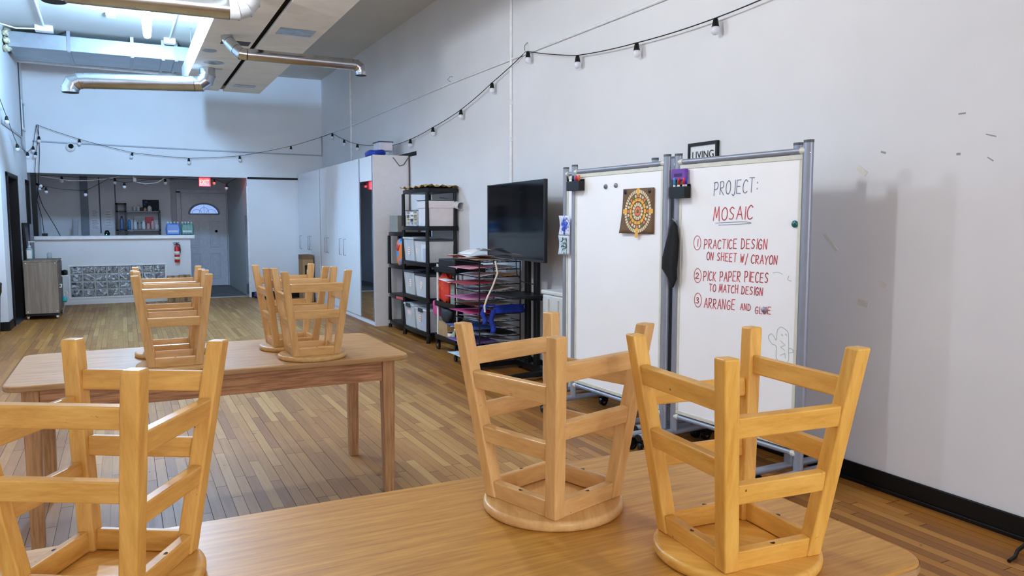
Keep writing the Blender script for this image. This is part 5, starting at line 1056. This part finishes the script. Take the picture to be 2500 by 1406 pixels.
m = MB(); m.box((-.118, 17.105, 1.77), (.073, 17.415, 1.80)); m.box((-.118, 17.105, 1.62), (.073, 17.415, 1.65)); m.build('top_shelf', dk, t, world=True)
gl = mat('shelf_board', (130, 130, 132), .5)
for z in (1.645, 1.275): m = MB(); m.box((.03, 17.105, z - .025), (.68, 17.415, z)); m.build('shelf_board', gl, t, world=True)
m = MB(); m.box((-.118, 17.105, 1.25), (.073, 17.415, 1.275)); m.build('shelf_board', dk, t, world=True)
def jar(x, y, z, r, h, col, lb, cap=None, nm='cup'):
    t = thing(nm, lb, nm, (x, y, z), 0, 'cups and bottles on the bar shelf'); m = MB(); m.lathe([(0, 0), (r * .9, 0), (r, h * .1), (r, h * .78), (r * .7, h * .9), (r * .45, h), (0, h)], n=14); m.build('body', mat('jar_%d_%d_%d' % col, col, .35), t)
    m = MB(); m.lathe([(0, h), (r * .5, h), (r * .5, h * 1.1), (0, h * 1.1)], n=12); m.build('cap', mat('jar_cap_%d%d%d' % (cap or (220, 220, 224)), cap or (220, 220, 224), .4), t)
for (x, z, r, h, col, lb, cap) in ((.215, 1.646, .028, .1, (206, 212, 222), 'left silver jar on the upper bar shelf', None), (.285, 1.646, .028, .1, (210, 214, 222), 'right silver jar on the upper bar shelf', None), (.345, 1.646, .03, .075, (70, 56, 50), 'brown tin on the upper bar shelf', None), (.41, 1.646, .03, .06, (206, 180, 156), 'tan cup on the upper bar shelf', None), (.49, 1.646, .04, .1, (226, 228, 230), 'white mug on the upper bar shelf', None),
     (-.02, 1.277, .038, .24, (90, 110, 150), 'blue spray bottle in the narrow bar shelf', (40, 44, 60)), (.11, 1.277, .03, .2, (40, 120, 176), 'teal blue bottle on the lower bar shelf', None), (.22, 1.277, .034, .17, (216, 218, 222), 'left pale bottle on the lower bar shelf', None), (.30, 1.277, .036, .13, (150, 152, 158), 'grey canister on the lower bar shelf', None), (.37, 1.277, .034, .16, (222, 222, 226), 'middle pale bottle on the lower bar shelf', None), (.455, 1.277, .036, .13, (206, 160, 160), 'left pinkish cup on the lower bar shelf', (190, 30, 40)), (.535, 1.277, .034, .18, (208, 166, 166), 'right pinkish bottle on the lower bar shelf', (196, 24, 40)), (.61, 1.277, .038, .12, (214, 206, 200), 'cream cup at the right end of the lower bar shelf', None)):
    jar(x, 17.2, z, r, h, col, lb, cap, 'bottle' if 'bottle' in lb else 'jar' if 'jar' in lb else 'cup')
m = MB(); m.box((.20, 17.25, 1.42), (.40, 17.4, 1.54)); tag(m.build('carton', mat('grey_carton', (140, 138, 134), .6), origin=(.3, 17.3, 1.42)), 'grey carton at the back of the lower bar shelf', 'box')
m = MB(); m.box((.41, 17.24, 1.40), (.56, 17.4, 1.53)); tag(m.build('carton', mat('red_carton', (176, 28, 42), .5), origin=(.48, 17.3, 1.40)), 'red carton at the back of the lower bar shelf', 'box')
m = MB(); m.box((.37, 17.3, 1.646), (.67, 17.34, 1.875)); m2 = tag(m.build('poster_box', blot_mat('dark_poster', (24, 26, 44), (70, 120, 170), 9, .6), origin=(.52, 17.32, 1.646)), 'dark picture box standing on the upper bar shelf', 'box')
m = MB(); m.lathe([(0, 0), (.04, 0), (.045, .04), (.03, .085), (0, .095)], (-.26, 15.55, 1.19), 16); o = tag(m.build('speaker', black, origin=(-.26, 15.55, 1.19)), 'small black round device with green light on the counter', 'speaker'); m = MB(); m.lathe([(0, 0), (.008, 0), (.006, .006), (0, .007)], (-.272, 15.506, 1.205), 8, R=Matrix.Rotation(PI / 2, 3, 'X')); m.build('indicator', glow('green_led', (.05, 1, .5), 4), o, world=True)
m = MB(); m.box((-1.25, 15.45, 1.19), (-1.17, 15.55, 1.235)); tag(m.build('adapter', black, origin=(-1.21, 15.5, 1.19), bevel=.004), 'black power adapter at the left end of the counter', 'adapter')

# ------------------------------------------------------------------ left side
cabw = wood('cabinet_grey_oak', (112, 94, 80), (160, 140, 122), 2, .5, 0, 3.2, 1.0)
t = thing('cabinet', 'grey brown wooden cabinet on casters by the left wall', 'cabinet', (-1.1, 13.57, 0))
m = MB(); m.box((-1.32, 13.15, .09), (-.895, 13.98, .85)); m.build('body', cabw, t, world=True, bevel=.003); m = MB(); m.box((-1.325, 13.145, .85), (-.888, 13.985, .868)); m.build('top', cabw, t, world=True, bevel=.003)
m = MB(); m.box((-.896, 13.2, .12), (-.884, 13.94, .83)); d = m.build('door', wood('cabinet_dark', (84, 72, 64), (116, 100, 88), 2, .5, 0, 7), t, world=True); m = MB(); m.tube([(-.884, 13.25, .46), (-.86, 13.25, .46), (-.86, 13.32, .5), (-.884, 13.32, .5)], .008, 8); m.build('door_handle', cream, d, world=True)
m = MB(); m.box((-1.30, 13.17, .055), (-.91, 13.96, .09)); m.build('base_board', black, t, world=True)
for x in (-1.29, -.92):
    for y in (13.19, 13.93): m = MB(); m.tube([(x - .012, y, .028), (x + .012, y, .028)], .028, 16); m.box((x - .018, y - .02, .03), (x + .018, y + .02, .058)); m.build('caster', chrome, t, world=True)
m = MB()
for x, z in ((-1.29, .83), (-.92, .83), (-1.29, .12), (-.92, .12)): m.lathe([(0, 0), (.009, 0), (.006, .004), (0, .005)], (x, 13.15, z), 10, R=Matrix.Rotation(PI / 2, 3, 'X'))
m.build('screw_cap', cream, t, world=True)
def pump(label, x, y, h, r, col, op):
    t = thing('soap_dispenser', label, 'dispenser', (x, y, .868)); m = MB(); m.lathe([(0, 0), (r, 0), (r, h * .8), (r * .5, h * .95), (0, h)], n=18); m.build('bottle', clear('soap_%d' % col[0], col, op, .15), t); m = MB(); m.lathe([(0, h * .95), (r * .45, h * .95), (r * .45, h * 1.08), (r * .15, h * 1.08), (r * .15, h * 1.35), (0, h * 1.35)], n=12); m.box((-.01, -.012, h * 1.33), (.07, .012, h * 1.4)); m.build('pump', white_trim, t)
    return t
t = pump('large clear sanitizer pump bottle on the cabinet at the left', -1.25, 13.35, .2, .045, (176, 206, 214), .6); m = MB(); m.box((-.03, -.047, .03), (.03, -.044, .15)); m.build('label', label_w, t); m = MB(); m.lathe([(0, .005), (.043, .005), (.043, .03), (0, .03)], n=16); m.build('liquid', mat('green_liquid', (60, 130, 120), .3), t)
pump('small clear pump bottle with white top at the back of the cabinet', -1.03, 13.75, .1, .034, (196, 214, 226), .6)
t = thing('brush', 'teal brush hanging low beside the cabinet', 'brush', (-.85, 13.7, .2)); m = MB(); m.blob((-.85, 13.7, .24), (.035, .05, .045), seed=2, amp=.08); m.build('head', mat('teal', (70, 176, 186), .5), t, world=True); m = MB(); m.tube([(-.86, 13.7, .28), (-.85, 13.7, .34), (-.82, 13.69, .36), (-.80, 13.69, .31)], .006, 6); m.build('handle', cream, t, world=True); m = MB(); m.tube([(-.85, 13.7, .2), (-.87, 13.68, .1), (-.88, 13.66, .03)], .007, 6); m.build('stem', grey_metal, t, world=True)
t = thing('shoe', 'black shoe with white sole sticking out of the cabinet side', 'shoe', (-.85, 13.85, .6)); m = MB(); m.blob((-.845, 13.85, .645), (.045, .1, .04), seed=6, amp=.1); m.build('upper', black, t, world=True); m = MB(); m.box((-.89, 13.76, .59), (-.80, 13.94, .607)); m.build('sole', white_trim, t, world=True, bevel=.006)
t = thing('framed_board', 'dark framed board leaning on the left wall behind the cabinet', 'frame', (-1.3, 14.35, .0)); R = Matrix.Rotation(-.05, 3, 'Y'); m = MB(); m.box((-1.36, 14.02, .05), (-1.335, 14.5, 1.42), R=R); m.build('frame', dark_door, t, world=True); m = MB(); m.box((-1.333, 14.06, .1), (-1.328, 14.46, 1.36), R=R, c=(-1.3475, 14.26, .735)); m.build('board', mat('grey_board', (84, 88, 98), .5), t, world=True)
m = MB(); m.box((-1.3, 14.1, .02), (-1.26, 14.2, 1.4), R=Matrix.Rotation(.0, 3, 'X')); tag(m.build('plank', mat('slate_plank', (120, 124, 138), .5), origin=(-1.28, 14.15, .02)), 'narrow grey plank leaning in front of the dark framed board', 'board')
t = thing('trash_can', 'black trash can with liner at the left photo edge', 'trash can', (-1.60, 11.55, 0)); m = MB(); m.lathe([(0, 0), (.15, 0), (.155, .02), (.185, .62), (.19, .64), (.175, .64), (.15, .05), (0, .05)], n=32); m.build('bin', mat('bin_black', (18, 19, 21), .45), t); m = MB(); prof = [(.18, .50), (.196, .55), (.20, .62), (.205, .66), (.19, .675), (.178, .65)]; m.lathe(prof, n=32); m.build('liner', mat('liner', (26, 28, 30), .25, vary=.4, scale=25), t)
# loose cable end at the right
conduit('black cable end on the floor at the lower right photo edge', [(3.30, 1.86, .012), (3.36, 1.87, .014), (3.43, 1.90, .016), (3.52, 1.91, .03), (3.57, 1.86, .05)], .008, black, 'cable')
